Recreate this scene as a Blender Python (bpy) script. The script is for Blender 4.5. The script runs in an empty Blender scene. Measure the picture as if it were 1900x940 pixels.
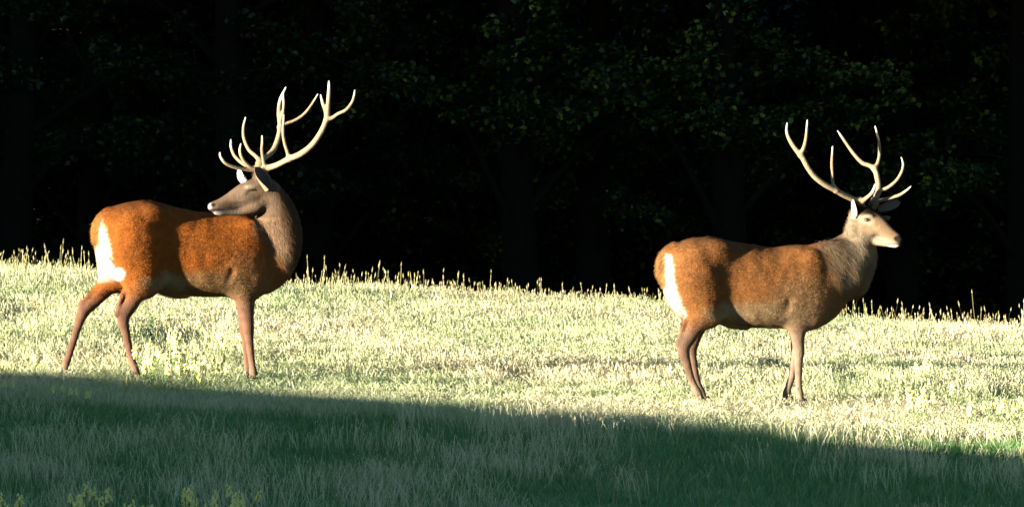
import bpy, math, random
import numpy as np
from mathutils import Vector

# ------------------------------------------------------------------ camera, sky, sun, exposure
scene = bpy.context.scene
C = scene.collection
CAM_Y, CAM_Z, FPX = -40.0, 1.6, 10000.0            # camera 40 m from the stags, 250 px per metre there
cam_data = bpy.data.cameras.new("camera")
cam = bpy.data.objects.new("camera", cam_data)
C.objects.link(cam)
cam.location = (0, CAM_Y, CAM_Z)
cam.rotation_euler = (math.radians(90), 0, 0)
cam_data.sensor_width = 36.0
cam_data.lens = 36.0 * FPX / 1900.0
cam_data.clip_end = 3000
scene.camera = cam

SUN_SIDE = math.radians(56)       # angle of the sun off the line behind the camera, to the left
SUN_EL = math.radians(4.1)
TOSUN = np.array([-math.sin(SUN_SIDE) * math.cos(SUN_EL), -math.cos(SUN_SIDE) * math.cos(SUN_EL), math.sin(SUN_EL)])

world = bpy.data.worlds.new("World")
scene.world = world
world.use_nodes = True
wn = world.node_tree
bg = wn.nodes["Background"]
sky = wn.nodes.new("ShaderNodeTexSky")
sky.sky_type = 'NISHITA'
sky.sun_disc = False
sky.sun_elevation = SUN_EL
sky.sun_rotation = math.atan2(TOSUN[0], TOSUN[1])
wn.links.new(sky.outputs[0], bg.inputs[0])
sky.dust_density = 0.2
sky.ozone_density = 3.0
bg.inputs[1].default_value = 0.058

sd = bpy.data.lights.new("sun", 'SUN')
sd.energy = 5.0
sd.angle = math.radians(0.5)
sd.color = (1.0, 0.92, 0.79)
sun = bpy.data.objects.new("sun", sd)
C.objects.link(sun)
sun.rotation_euler = Vector(TOSUN).to_track_quat('Z', 'Y').to_euler()
sun.location = (-20, -20, 10)

scene.view_settings.view_transform = 'Standard'
scene.view_settings.look = 'None'
scene.view_settings.exposure = 2.9
scene.view_settings.gamma = 1.0
scene.view_settings.use_curve_mapping = False
scene.render.engine = 'CYCLES'
scene.cycles.max_bounces = 8
scene.cycles.diffuse_bounces = 6
scene.cycles.filter_width = 1.6       # a slightly soft lens
scene.cycles.use_denoising = True

RNG = np.random.default_rng(7)

# ------------------------------------------------------------------ helpers
def P(px, py, y):
    """photo pixel at depth y -> world point"""
    k = (y - CAM_Y) / FPX
    return np.array([(px - 950) * k, y, CAM_Z + (470 - py) * k])

def to_px(v):
    k = FPX / (v[:, 1] - CAM_Y)
    return 950 + v[:, 0] * k, 470 - (v[:, 2] - CAM_Z) * k

def tag(o, label=None, cat=None, group=None, kind=None):
    if label: o["label"] = label
    if cat: o["category"] = cat
    if group: o["group"] = group
    if kind: o["kind"] = kind
    return o

def link(o, parent=None):
    C.objects.link(o)
    if parent is not None:
        o.parent = parent
    return o

def empty(name, loc, rz=0.0):
    o = bpy.data.objects.new(name, None)
    o.empty_display_size = 0.2
    o.location = loc
    o.rotation_euler = (0, 0, rz)
    return link(o)

def mesh_data(name, v, faces, mat=None, smooth=True, cols=None, colname="tint"):
    """v (n,3), faces (m,3|4) int array or list of arrays"""
    me = bpy.data.meshes.new(name)
    v = np.asarray(v, np.float32)
    fl = faces if isinstance(faces, list) else [faces]
    fl = [np.asarray(f, np.int32) for f in fl if len(f)]
    me.vertices.add(len(v))
    me.vertices.foreach_set("co", v.ravel())
    li = np.concatenate([f.ravel() for f in fl])
    lt = np.concatenate([np.full(len(f), f.shape[1], np.int32) for f in fl])
    ls = np.concatenate([[0], np.cumsum(lt)[:-1]]).astype(np.int32)
    me.loops.add(len(li))
    me.loops.foreach_set("vertex_index", li)
    me.polygons.add(len(lt))
    me.polygons.foreach_set("loop_start", ls)
    me.polygons.foreach_set("loop_total", lt)
    me.polygons.foreach_set("use_smooth", np.full(len(lt), smooth, bool))
    if cols is not None:
        a = me.attributes.new(colname, 'FLOAT_COLOR', 'POINT')
        c = np.ones((len(v), 4), np.float32)
        c[:, :3] = cols
        a.data.foreach_set("color", c.ravel())
    me.update()
    me.validate()
    if mat: me.materials.append(mat)
    return me

def obj(name, me, parent=None, loc=None):
    o = bpy.data.objects.new(name, me)
    if loc is not None: o.location = loc
    return link(o, parent)

def catmull(pts, n):
    p = np.asarray(pts, float)
    if len(p) < 3: 
        t = np.linspace(0, 1, n + 1)[:, None]
        return p[0] + (p[1] - p[0]) * t
    q = np.vstack([2 * p[0] - p[1], p, 2 * p[-1] - p[-2]])
    out = []
    for i in range(1, len(q) - 2):
        for t in np.arange(n) / n:
            out.append(0.5 * (2 * q[i] + (q[i + 1] - q[i - 1]) * t + (2 * q[i - 1] - 5 * q[i] + 4 * q[i + 1] - q[i + 2]) * t * t
                              + (-q[i - 1] + 3 * q[i] - 3 * q[i + 1] + q[i + 2]) * t ** 3))
    out.append(p[-1])
    return np.array(out)

def norm(a):
    a = np.asarray(a, float)
    return a / np.linalg.norm(a)

def sstep(a, b, x):
    t = np.clip((x - a) / (b - a), 0, 1)
    return t * t * (3 - 2 * t)

def vnoise(x, y, seed=0):
    """smooth 2-D value noise, vectorised"""
    x = np.asarray(x, float); y = np.asarray(y, float)
    r = np.random.default_rng(seed).random((64, 64))
    xi = np.floor(x).astype(int); yi = np.floor(y).astype(int)
    fx = x - xi; fy = y - yi
    fx = fx * fx * (3 - 2 * fx); fy = fy * fy * (3 - 2 * fy)
    g = lambda a, b: r[a % 64, b % 64]
    return (g(xi, yi) * (1 - fx) + g(xi + 1, yi) * fx) * (1 - fy) + (g(xi, yi + 1) * (1 - fx) + g(xi + 1, yi + 1) * fx) * fy

# ------------------------------------------------------------------ materials
def new_mat(name):
    m = bpy.data.materials.new(name)
    m.use_nodes = True
    nt = m.node_tree
    nt.nodes.clear()
    out = nt.nodes.new("ShaderNodeOutputMaterial")
    return m, nt, out

def N(nt, t, **kw):
    n = nt.nodes.new("ShaderNode" + t)
    for k, v in kw.items():
        setattr(n, k, v)
    return n

def mix_rgb(nt, mode, fac, a, b):
    n = nt.nodes.new("ShaderNodeMix")
    n.data_type = 'RGBA'; n.blend_type = mode
    for i, s in ((0, fac), (6, a), (7, b)):
        if isinstance(s, bpy.types.NodeSocket): nt.links.new(s, n.inputs[i])
        elif i == 0: n.inputs[0].default_value = s
        else: n.inputs[i].default_value = (*s, 1)
    return n.outputs[2]

def noise(nt, scale, detail=4, coord=None, rough=0.55):
    n = nt.nodes.new("ShaderNodeTexNoise")
    n.inputs["Scale"].default_value = scale
    n.inputs["Detail"].default_value = detail
    n.inputs["Roughness"].default_value = rough
    if coord is not None: nt.links.new(coord, n.inputs["Vector"])
    return n.outputs["Fac"]

def ramp(nt, fac, stops):
    n = nt.nodes.new("ShaderNodeValToRGB")
    cr = n.color_ramp
    while len(cr.elements) < len(stops): cr.elements.new(0.5)
    for e, (p, c) in zip(cr.elements, stops):
        e.position = p; e.color = (*c, 1)
    nt.links.new(fac, n.inputs[0])
    return n.outputs[0]

def principled(nt, out, col, rough=0.7, spec=0.3, bump=None, bump_str=0.3, bump_dist=0.01):
    b = N(nt, "BsdfPrincipled")
    if isinstance(col, bpy.types.NodeSocket): nt.links.new(col, b.inputs["Base Color"])
    else: b.inputs["Base Color"].default_value = (*col, 1)
    b.inputs["Roughness"].default_value = rough
    b.inputs["Specular IOR Level"].default_value = spec
    if bump is not None:
        bn = N(nt, "Bump")
        bn.inputs["Strength"].default_value = bump_str
        bn.inputs["Distance"].default_value = bump_dist
        nt.links.new(bump, bn.inputs["Height"])
        nt.links.new(bn.outputs[0], b.inputs["Normal"])
    nt.links.new(b.outputs[0], out.inputs[0])
    return b

def coat_material(name, amt=0.25):
    m, nt, out = new_mat(name)
    at = N(nt, "Attribute", attribute_name="tint")
    tc = N(nt, "TexCoord")
    mp = N(nt, "Mapping"); mp.inputs["Scale"].default_value = (1.0, 1.0, 0.35)
    nt.links.new(tc.outputs["Object"], mp.inputs[0])
    n1 = noise(nt, 90, 5, mp.outputs[0], 0.7)
    n2 = noise(nt, 9, 3, tc.outputs["Object"])
    v1 = ramp(nt, n1, [(0.25, (1 - amt * 1.6,) * 3), (0.75, (1 + amt * 0.6,) * 3)])
    v2 = ramp(nt, n2, [(0.3, (0.82, 0.77, 0.73)), (0.7, (1.12, 1.1, 1.07))])
    c = mix_rgb(nt, 'MULTIPLY', 1.0, mix_rgb(nt, 'MULTIPLY', 1.0, at.outputs["Color"], v1), v2)
    b = principled(nt, out, c, 0.85, 0.08, n1, 0.5, 0.012)
    return m

def hair_material(name):
    m, nt, out = new_mat(name)
    at = N(nt, "Attribute", attribute_name="tint")
    principled(nt, out, at.outputs["Color"], 0.8, 0.06)
    return m

def blade_material(name, trans=0.22):
    m, nt, out = new_mat(name)
    at = N(nt, "Attribute", attribute_name="tint")
    oi = N(nt, "ObjectInfo")
    geo = N(nt, "NewGeometry")
    n = noise(nt, 0.55, 4, geo.outputs["Position"], 0.6)
    sp = ramp(nt, n, [(0.35, (0.80, 0.95, 0.72)), (0.65, (1.12, 1.04, 1.0))])
    rv = ramp(nt, oi.outputs["Random"], [(0.0, (0.86, 0.90, 0.82)), (1.0, (1.08, 1.06, 1.05))])
    c = mix_rgb(nt, 'MULTIPLY', 1.0, mix_rgb(nt, 'MULTIPLY', 1.0, at.outputs["Color"], sp), rv)
    d = N(nt, "BsdfDiffuse"); nt.links.new(c, d.inputs[0])
    t = N(nt, "BsdfTranslucent"); nt.links.new(c, t.inputs[0])
    ms = N(nt, "MixShader"); ms.inputs[0].default_value = trans
    nt.links.new(d.outputs[0], ms.inputs[1]); nt.links.new(t.outputs[0], ms.inputs[2])
    g = N(nt, "BsdfGlossy"); g.inputs["Roughness"].default_value = 0.45
    ms2 = N(nt, "MixShader"); ms2.inputs[0].default_value = 0.03
    nt.links.new(ms.outputs[0], ms2.inputs[1]); nt.links.new(g.outputs[0], ms2.inputs[2])
    nt.links.new(ms2.outputs[0], out.inputs[0])
    return m

def soil_material(name, stops, scale=3.0):
    m, nt, out = new_mat(name)
    geo = N(nt, "NewGeometry")
    n1 = noise(nt, scale, 8, geo.outputs["Position"], 0.65)
    n2 = noise(nt, scale * 14, 5, geo.outputs["Position"], 0.7)
    c = mix_rgb(nt, 'MULTIPLY', 0.7, ramp(nt, n1, stops), ramp(nt, n2, [(0.3, (0.5, 0.5, 0.5)), (0.7, (1.2, 1.2, 1.2))]))
    principled(nt, out, c, 0.95, 0.1, n2, 0.6, 0.03)
    return m

def leaf_material(name, lo, hi):
    m, nt, out = new_mat(name)
    geo = N(nt, "NewGeometry")
    rnd = geo.outputs["Random Per Island"]
    c = ramp(nt, rnd, [(0.0, lo), (0.55, tuple(1.6 * q for q in lo)), (0.85, hi), (0.97, (hi[0] * 2.6, hi[1] * 1.7, hi[2] * 0.9))])
    b = N(nt, "BsdfPrincipled")
    nt.links.new(c, b.inputs["Base Color"])
    b.inputs["Roughness"].default_value = 0.45
    b.inputs["Specular IOR Level"].default_value = 0.35
    t = N(nt, "BsdfTranslucent"); nt.links.new(c, t.inputs[0])
    ms = N(nt, "MixShader"); ms.inputs[0].default_value = 0.25
    nt.links.new(b.outputs[0], ms.inputs[1]); nt.links.new(t.outputs[0], ms.inputs[2])
    nt.links.new(ms.outputs[0], out.inputs[0])
    return m

def simple_material(name, col, rough=0.7, spec=0.3, nscale=40, amt=0.25, bump=0.3):
    m, nt, out = new_mat(name)
    tc = N(nt, "TexCoord")
    n = noise(nt, nscale, 5, tc.outputs["Object"], 0.6)
    lo = tuple(c * (1 - amt) for c in col); hi = tuple(min(1, c * (1 + amt)) for c in col)
    principled(nt, out, ramp(nt, n, [(0.3, lo), (0.7, hi)]), rough, spec, n, bump, 0.004)
    return m

M = {}
M['ground'] = soil_material("meadow_soil", [(0.3, (0.08, 0.13, 0.05)), (0.55, (0.20, 0.20, 0.10)), (0.75, (0.36, 0.32, 0.19))], 1.2)
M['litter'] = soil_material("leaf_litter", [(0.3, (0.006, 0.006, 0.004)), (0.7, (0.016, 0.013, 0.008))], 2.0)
M['sun_blocker'] = soil_material("sun_blocker_turf", [(0.3, (0.03, 0.05, 0.018)), (0.7, (0.07, 0.09, 0.035))], 0.6)
M['blade'] = blade_material("grass_blade")
M['coat'] = coat_material("deer_coat", 0.15)
M['hair'] = hair_material("deer_hair")
M['antler'] = coat_material("antler_bone", 0.16)
M['eye'] = simple_material("eye_gloss", (0.012, 0.008, 0.006), 0.08, 0.8, 10, 0.1, 0.0)
M['hoof'] = simple_material("hoof_horn", (0.05, 0.04, 0.035), 0.45, 0.4)
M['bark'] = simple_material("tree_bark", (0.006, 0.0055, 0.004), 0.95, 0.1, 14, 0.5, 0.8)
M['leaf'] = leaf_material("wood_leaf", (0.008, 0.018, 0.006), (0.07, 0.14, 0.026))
M['shaded_leaf'] = leaf_material("wood_leaf_shaded", (0.006, 0.013, 0.005), (0.020, 0.045, 0.012))
M['stem'] = simple_material("flower_stem", (0.10, 0.17, 0.05), 0.7, 0.2)
M['weed'] = simple_material("weed_leaf", (0.06, 0.13, 0.045), 0.6, 0.25)
M['petal'] = simple_material("yellow_petal", (0.72, 0.64, 0.20), 0.7, 0.2, 30, 0.15, 0.0)

# ------------------------------------------------------------------ terrain
def gz(x, y):
    x = np.asarray(x, float); y = np.asarray(y, float)
    s = 0.045
    p = np.where(y < -14, -14 * s + (y + 14) * 0.012, s * y)
    t = np.clip(y - 9.0, 0, 7.5)
    far = s * 9 + s * t - 0.009 * t * t - 0.09 * np.clip(y - 16.5, 0, 30)
    p = np.where(y > 9, far, p)
    up = np.clip(y - 50, 0, None)
    p = p + 0.55 * up * up / (up + 6)
    xs = 20 * np.tanh(x / 20)
    z = 0.53 + p - (0.0445 + 0.0014 * np.clip(y, -12, 12)) * xs
    z = z + 0.03 * (vnoise(x * 0.45 + 9, y * 0.3 + 4, 3) - 0.5) + 0.012 * (vnoise(x * 1.3, y * 1.1, 5) - 0.5)
    return z

def axis(a, b, c, d, step_in, step_out):
    return np.unique(np.concatenate([np.arange(a, b, step_out), np.arange(b, c, step_in), np.arange(c, d + 0.1, step_out)]))

def sheet(name, xs, ys, zf, mat, kind="structure"):
    X, Y = np.meshgrid(xs, ys, indexing='ij')
    Z = zf(X, Y)
    nx, ny = X.shape
    idx = np.arange(nx * ny).reshape(nx, ny)
    f = np.stack([idx[:-1, :-1], idx[1:, :-1], idx[1:, 1:], idx[:-1, 1:]], -1).reshape(-1, 4)
    o = obj(name, mesh_data(name, np.stack([X, Y, Z], -1).reshape(-1, 3), f, mat))
    return tag(o, kind=kind)

sheet("meadow", axis(-160, -14, 14, 160, 0.25, 6), axis(-120, -16, 22, 140, 0.25, 4), gz, M['ground'])
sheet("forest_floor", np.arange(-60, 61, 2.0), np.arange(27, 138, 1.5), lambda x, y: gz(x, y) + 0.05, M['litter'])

# unseen mounds added left of the camera, crests shaped to shade foreground and wood
def ground_hit(px, py, lift=0.0):
    ys = np.linspace(-14, 14, 2801)
    k = (ys - CAM_Y) / FPX
    d = (CAM_Z + (470 - py) * k) - (gz((px - 950) * k, ys) + lift)
    i = np.nonzero((d[:-1] > 0) & (d[1:] <= 0))[0]
    y = ys[i[0]] if len(i) else ys[np.argmin(np.abs(d))]
    return np.array([(px - 950) * (y - CAM_Y) / FPX, y, CAM_Z + (470 - py) * (y - CAM_Y) / FPX])

edge_px = [(-700, 668), (-350, 675), (0, 690), (300, 700), (500, 710), (700, 728), (1000, 752), (1300, 775), (1600, 800), (1900, 830), (2250, 862), (2600, 890)]
edge = np.array([ground_hit(a, b, 0.04) for a, b in edge_px])

def ridge(name, crest, half, mat, base=-3.0, rough=0.0):
    """a long mound under the crest line, its foot below the turf"""
    crest = catmull(crest, 8)
    n = len(crest)
    d = np.gradient(crest[:, :2], axis=0); d /= np.linalg.norm(d, axis=1)[:, None]
    nr = np.stack([-d[:, 1], d[:, 0]], 1)
    prof = np.linspace(-1, 1, 17)
    V = np.zeros((n, 17, 3))
    for j, u in enumerate(prof):
        h = 0.5 + 0.5 * math.cos(math.pi * u)
        h = h ** 0.8
        V[:, j, :2] = crest[:, :2] + nr * u * half
        foot = gz(V[:, j, 0], V[:, j, 1]) - 0.3
        V[:, j, 2] = foot * (1 - h) + crest[:, 2] * h
    idx = np.arange(n * 17).reshape(n, 17)
    f = np.stack([idx[:-1, :-1], idx[1:, :-1], idx[1:, 1:], idx[:-1, 1:]], -1).reshape(-1, 4)
    return tag(obj(name, mesh_data(name, V.reshape(-1, 3), f, mat)), kind="structure")

NEAR = 15.0
crest = edge + TOSUN * NEAR
crest[:, 2] += 0.04 * (vnoise(np.arange(len(crest)) * 0.9, np.zeros(len(crest)), 11) - 0.5)
ridge("near_sun_blocker", crest, 3.2, M['sun_blocker'])  # unseen bank added to draw the shadow's edge across the meadow
far = np.array([ground_hit(a, b, 0.0) for a, b in [(-900, 712), (0, 730), (950, 790), (1900, 868)]])
far = np.vstack([far, far[-1] + [9, -7, 0.2], far[-1] + [25, -20, 0.2]])
ridge("sun_blocker", far + TOSUN * 40.0, 9.0, M['sun_blocker'])  # unseen rise added to fill the foreground with shade
wood_shade = np.array([[-60, 16, 14.0], [-44, 21, 16.0],[-34, 24, 17.0], [-24, 24, 19.0], [-10, 25, 22.0], [2, 30, 27.0], [14, 44, 30.0], [24, 62, 30]])
sh = wood_shade + np.array([TOSUN[0], TOSUN[1], 0.0]) * 62.0
ridge("sun_blocker", sh, 9.0, M['sun_blocker'])  # unseen rise added to keep the sun off the wood

# ------------------------------------------------------------------ grass
def blade_mesh(n, rad, h0, h1, w0, w1, lean, cols, head=0.0, seg=3, seed=0, tip_cols=None):
    r = np.random.default_rng(seed)
    V = []; Q = []; T = []; K = []
    for i in range(n):
        a = r.random() * 6.283; rr = rad * math.sqrt(r.random())
        bx, by = rr * math.cos(a), rr * math.sin(a)
        az = r.random() * 6.283
        L = lean * (0.3 + r.random() * 1.1)
        h = h0 + (h1 - h0) * r.random() ** 1.3
        w = w0 + (w1 - w0) * r.random()
        fa = r.random() * 6.283
        wx, wy = math.cos(fa), math.sin(fa)
        c = np.array(cols[r.integers(len(cols))]) * (0.88 + 0.24 * r.random())
        tc = np.array(tip_cols[r.integers(len(tip_cols))]) if tip_cols else c * 1.15
        b0 = len(V)
        for s in range(seg + 1):
            t = s / seg
            k = t ** 1.8 * L * h
            x = bx + math.cos(az) * k; y = by + math.sin(az) * k
            z = h * (t - 0.25 * L * t * t)
            ww = w * (1 - t) ** 0.6 if not head else w
            cc = c * (1 - t) + tc * t
            if s == seg and not head:
                V.append((x, y, z)); K.append(cc)
            else:
                V.append((x - wx * ww / 2, y - wy * ww / 2, z)); V.append((x + wx * ww / 2, y + wy * ww / 2, z)); K += [cc, cc]
        for s in range(seg):
            o = b0 + 2 * s
            if s == seg - 1 and not head: T.append((o, o + 1, o + 2))
            else: Q.append((o, o + 1, o + 3, o + 2))
        if head:
            # a seed head: three crossed slim diamonds
            hl = head * (0.7 + 0.6 * r.random())
            x, y, z = V[-1]
            dx, dy = math.cos(az) * L * 0.9, math.sin(az) * L * 0.9
            for q in range(2):
                an = fa + q * 1.57
                hw = hl * 0.075 + 0.0025
                o = len(V)
                V += [(x, y, z), (x + dx * hl * .45 + math.cos(an) * hw, y + dy * hl * .45 + math.sin(an) * hw, z + hl * .45),
                      (x + dx * hl, y + dy * hl, z + hl), (x + dx * hl * .45 - math.cos(an) * hw, y + dy * hl * .45 - math.sin(an) * hw, z + hl * .45)]
                K += [tc * 0.9] * 4
                Q.append((o, o + 1, o + 2, o + 3))
    return np.array(V), [np.array(Q).reshape(-1, 4), np.array(T).reshape(-1, 3)], np.array(K)

GREEN = [(0.03, 0.16, 0.04), (0.055, 0.22, 0.055), (0.015, 0.09, 0.028), (0.09, 0.27, 0.065)]
STRAW = [(0.55, 0.51, 0.35), (0.62, 0.57, 0.42), (0.50, 0.46, 0.30), (0.40, 0.43, 0.24)]
tuft_col = bpy.data.collections.new("grass_tufts")
def tuft(name, *a, **k):
    v, f, c = blade_mesh(*a, **k)
    o = bpy.data.objects.new(name, mesh_data(name, v, f, M['blade'], True, c))
    tuft_col.objects.link(o)
# order of names is the pick order
for i in range(4): tuft("tuft_%02d" % i, 34, 0.13, 0.05, 0.13, 0.003, 0.006, 0.55, GREEN, seed=i, tip_cols=[(0.18, 0.29, 0.10), (0.08, 0.22, 0.06), (0.32, 0.35, 0.18)])
for i in range(4): tuft("tuft_%02d" % (4 + i), 30, 0.20, 0.12, 0.20, 0.002, 0.004, 0.30, STRAW, head=0.014, seed=10 + i, tip_cols=STRAW)
for i in range(3): tuft("tuft_%02d" % (8 + i), 3, 0.32, 0.20, 0.36, 0.0022, 0.0032, 0.30, [(0.33, 0.30, 0.14), (0.24, 0.26, 0.1)], head=0.045, seed=20 + i, tip_cols=[(0.45, 0.38, 0.2), (0.36, 0.3, 0.17)])
for i in range(2): tuft("tuft_%02d" % (11 + i), 4, 0.10, 0.12, 0.26, 0.003, 0.005, 0.7, [(0.13, 0.09, 0.05), (0.18, 0.13, 0.08)], seg=4, seed=30 + i)

for i in range(2): tuft("tuft_%02d" % (13 + i), 6, 0.2, 0.12, 0.28, 0.003, 0.005, 0.5, [(0.44, 0.45, 0.27), (0.28, 0.36, 0.18)], seg=4, seed=40 + i)

def scatter(y0, y1, dens, margin=3.0):
    """even scatter over the strip of ground that the lens takes in, plus a margin"""
    W = (y1 - CAM_Y) * 0.097 + margin
    n = int(dens * 2 * W * (y1 - y0))
    y = RNG.uniform(y0, y1, n); x = RNG.uniform(-W, W, n)
    keep = np.abs(x) < (y - CAM_Y) * 0.097 + margin
    return x[keep], y[keep]

def grass_object(name, x, y, idx, scl, label):
    n = len(x)
    v = np.stack([x, y, gz(x, y) - 0.005], -1)
    me = bpy.data.meshes.new(name)
    me.vertices.add(n)
    me.vertices.foreach_set("co", v.astype(np.float32).ravel())
    a = me.attributes.new("pick", 'INT', 'POINT'); a.data.foreach_set("value", idx.astype(np.int32))
    a = me.attributes.new("size", 'FLOAT_VECTOR', 'POINT'); a.data.foreach_set("vector", scl.astype(np.float32).ravel())
    rot = np.stack([RNG.normal(0, 0.08, n), RNG.normal(0, 0.08, n), RNG.uniform(0, 6.283, n)], -1)
    a = me.attributes.new("turn", 'FLOAT_VECTOR', 'POINT'); a.data.foreach_set("vector", rot.astype(np.float32).ravel())
    o = obj(name, me)
    ng = bpy.data.node_groups.new(name, 'GeometryNodeTree')
    ng.interface.new_socket("Geometry", in_out='INPUT', socket_type='NodeSocketGeometry')
    ng.interface.new_socket("Geometry", in_out='OUTPUT', socket_type='NodeSocketGeometry')
    gi = ng.nodes.new("NodeGroupInput"); go = ng.nodes.new("NodeGroupOutput")
    ci = ng.nodes.new("GeometryNodeCollectionInfo")
    ci.inputs["Collection"].default_value = tuft_col
    ci.inputs["Separate Children"].default_value = True
    ci.inputs["Reset Children"].default_value = True
    ip = ng.nodes.new("GeometryNodeInstanceOnPoints")
    ip.inputs["Pick Instance"].default_value = True
    def attr(nm, t):
        q = ng.nodes.new("GeometryNodeInputNamedAttribute"); q.data_type = t
        q.inputs["Name"].default_value = nm
        return q.outputs["Attribute"]
    ng.links.new(gi.outputs[0], ip.inputs["Points"])
    ng.links.new(ci.outputs[0], ip.inputs["Instance"])
    ng.links.new(attr("pick", 'INT'), ip.inputs["Instance Index"])
    e2r = ng.nodes.new("FunctionNodeEulerToRotation")
    ng.links.new(attr("turn", 'FLOAT_VECTOR'), e2r.inputs[0])
    ng.links.new(e2r.outputs[0], ip.inputs["Rotation"])
    ng.links.new(attr("size", 'FLOAT_VECTOR'), ip.inputs["Scale"])
    ng.links.new(ip.outputs[0], go.inputs[0])
    md = o.modifiers.new("scatter", 'NODES'); md.node_group = ng
    return tag(o, label, "grass", kind="stuff")

PATCHES = []
for (a_, b_, rx_, ry_) in [(320, 655, .55, 2.2), (40, 610, .5, 1.8), (1705, 735, .35, 1.3), (1860, 750, .3, 1.2), (1580, 725, .4, 1.2), (1440, 700, .25, 2.0)]:
    g_ = ground_hit(a_, b_); PATCHES.append((g_[0], g_[1], rx_, ry_))
xs, ys, ids, scs = [], [], [], []
def layer(y0, y1, dens, picks, hlo, hhi, thr=None, seed=1, margin=3.0, wob=0.5):
    x, y = scatter(y0, y1, dens, margin)
    if thr is not None:
        nz = 0.65 * vnoise(x * 0.8 + 3, y * 0.35 + 7, seed) + 0.35 * vnoise(x * 2.6, y * 1.3, seed + 50)
        k = nz > thr + RNG.normal(0, 0.06, len(x))
        x, y = x[k], y[k]
    if 4 in picks:      # the flower patches stand in greener growth
        d = np.full(len(x), 9.0)
        for (cx, cy, rx, ry) in PATCHES:
            d = np.minimum(d, np.hypot((x - cx) / rx, (y - cy) / ry))
        k = RNG.random(len(x)) < sstep(0.3, 1.2, d) * 0.9 + 0.1
        x, y = x[k], y[k]
    i = RNG.choice(picks, len(x))
    s = RNG.uniform(hlo, hhi, len(x)) * (1 - wob / 2 + wob * vnoise(x * 0.9, y * 0.5, seed + 9))
    # grazed shorter along the strip where the stags stand
    s = s * (1 - 0.45 * sstep(-4.0, -1.5, y) * (1 - sstep(0.3, 2.2, y)))
    xs.append(x); ys.append(y); ids.append(i); scs.append(np.stack([np.ones_like(s), np.ones_like(s), s], -1))
layer(-13, 15, 50, [0, 1, 2, 3], 0.6, 1.15, seed=2)
layer(-13, 0.2, 55, [0, 1, 2, 3], 0.6, 1.2, thr=0.42, seed=33, wob=.8)
layer(-13, -1, 10, [4, 5, 6, 7], 0.6, 1.2, thr=0.50, seed=4)
layer(-13, -0.5, 5.5, [13, 14], 0.35, 0.75, thr=0.40, seed=44)
layer(-3, 15, 90, [4, 5, 6, 7], 0.72, 0.85, thr=0.10, seed=4, wob=.2)
layer(1.5, 15, 75, [4, 5, 6, 7], 0.86, 1.0, thr=0.05, seed=14, wob=.2)
layer(8.5, 13.5, 50, [4, 5, 6, 7], 0.9, 1.3, seed=6)
layer(9.5, 14, 14, [8, 9, 10], 0.6, 1.15, seed=8)
layer(9.5, 13, 0.8, [8, 9, 10], 1.0, 1.45, seed=18)
layer(-13, 9, 1.0, [8, 9, 10], 0.6, 1.0, seed=8)
layer(-4.5, 1.5, 3.5, [11, 12], 0.7, 1.4, thr=0.35, seed=12)
layer(-13, -4, 1.2, [11, 12], 0.6, 1.2, seed=12)
grass_object("meadow_grass", np.concatenate(xs), np.concatenate(ys), np.concatenate(ids), np.concatenate(scs),
             "pale dry meadow grass with green blades and seed heads on the sloping field")

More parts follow.
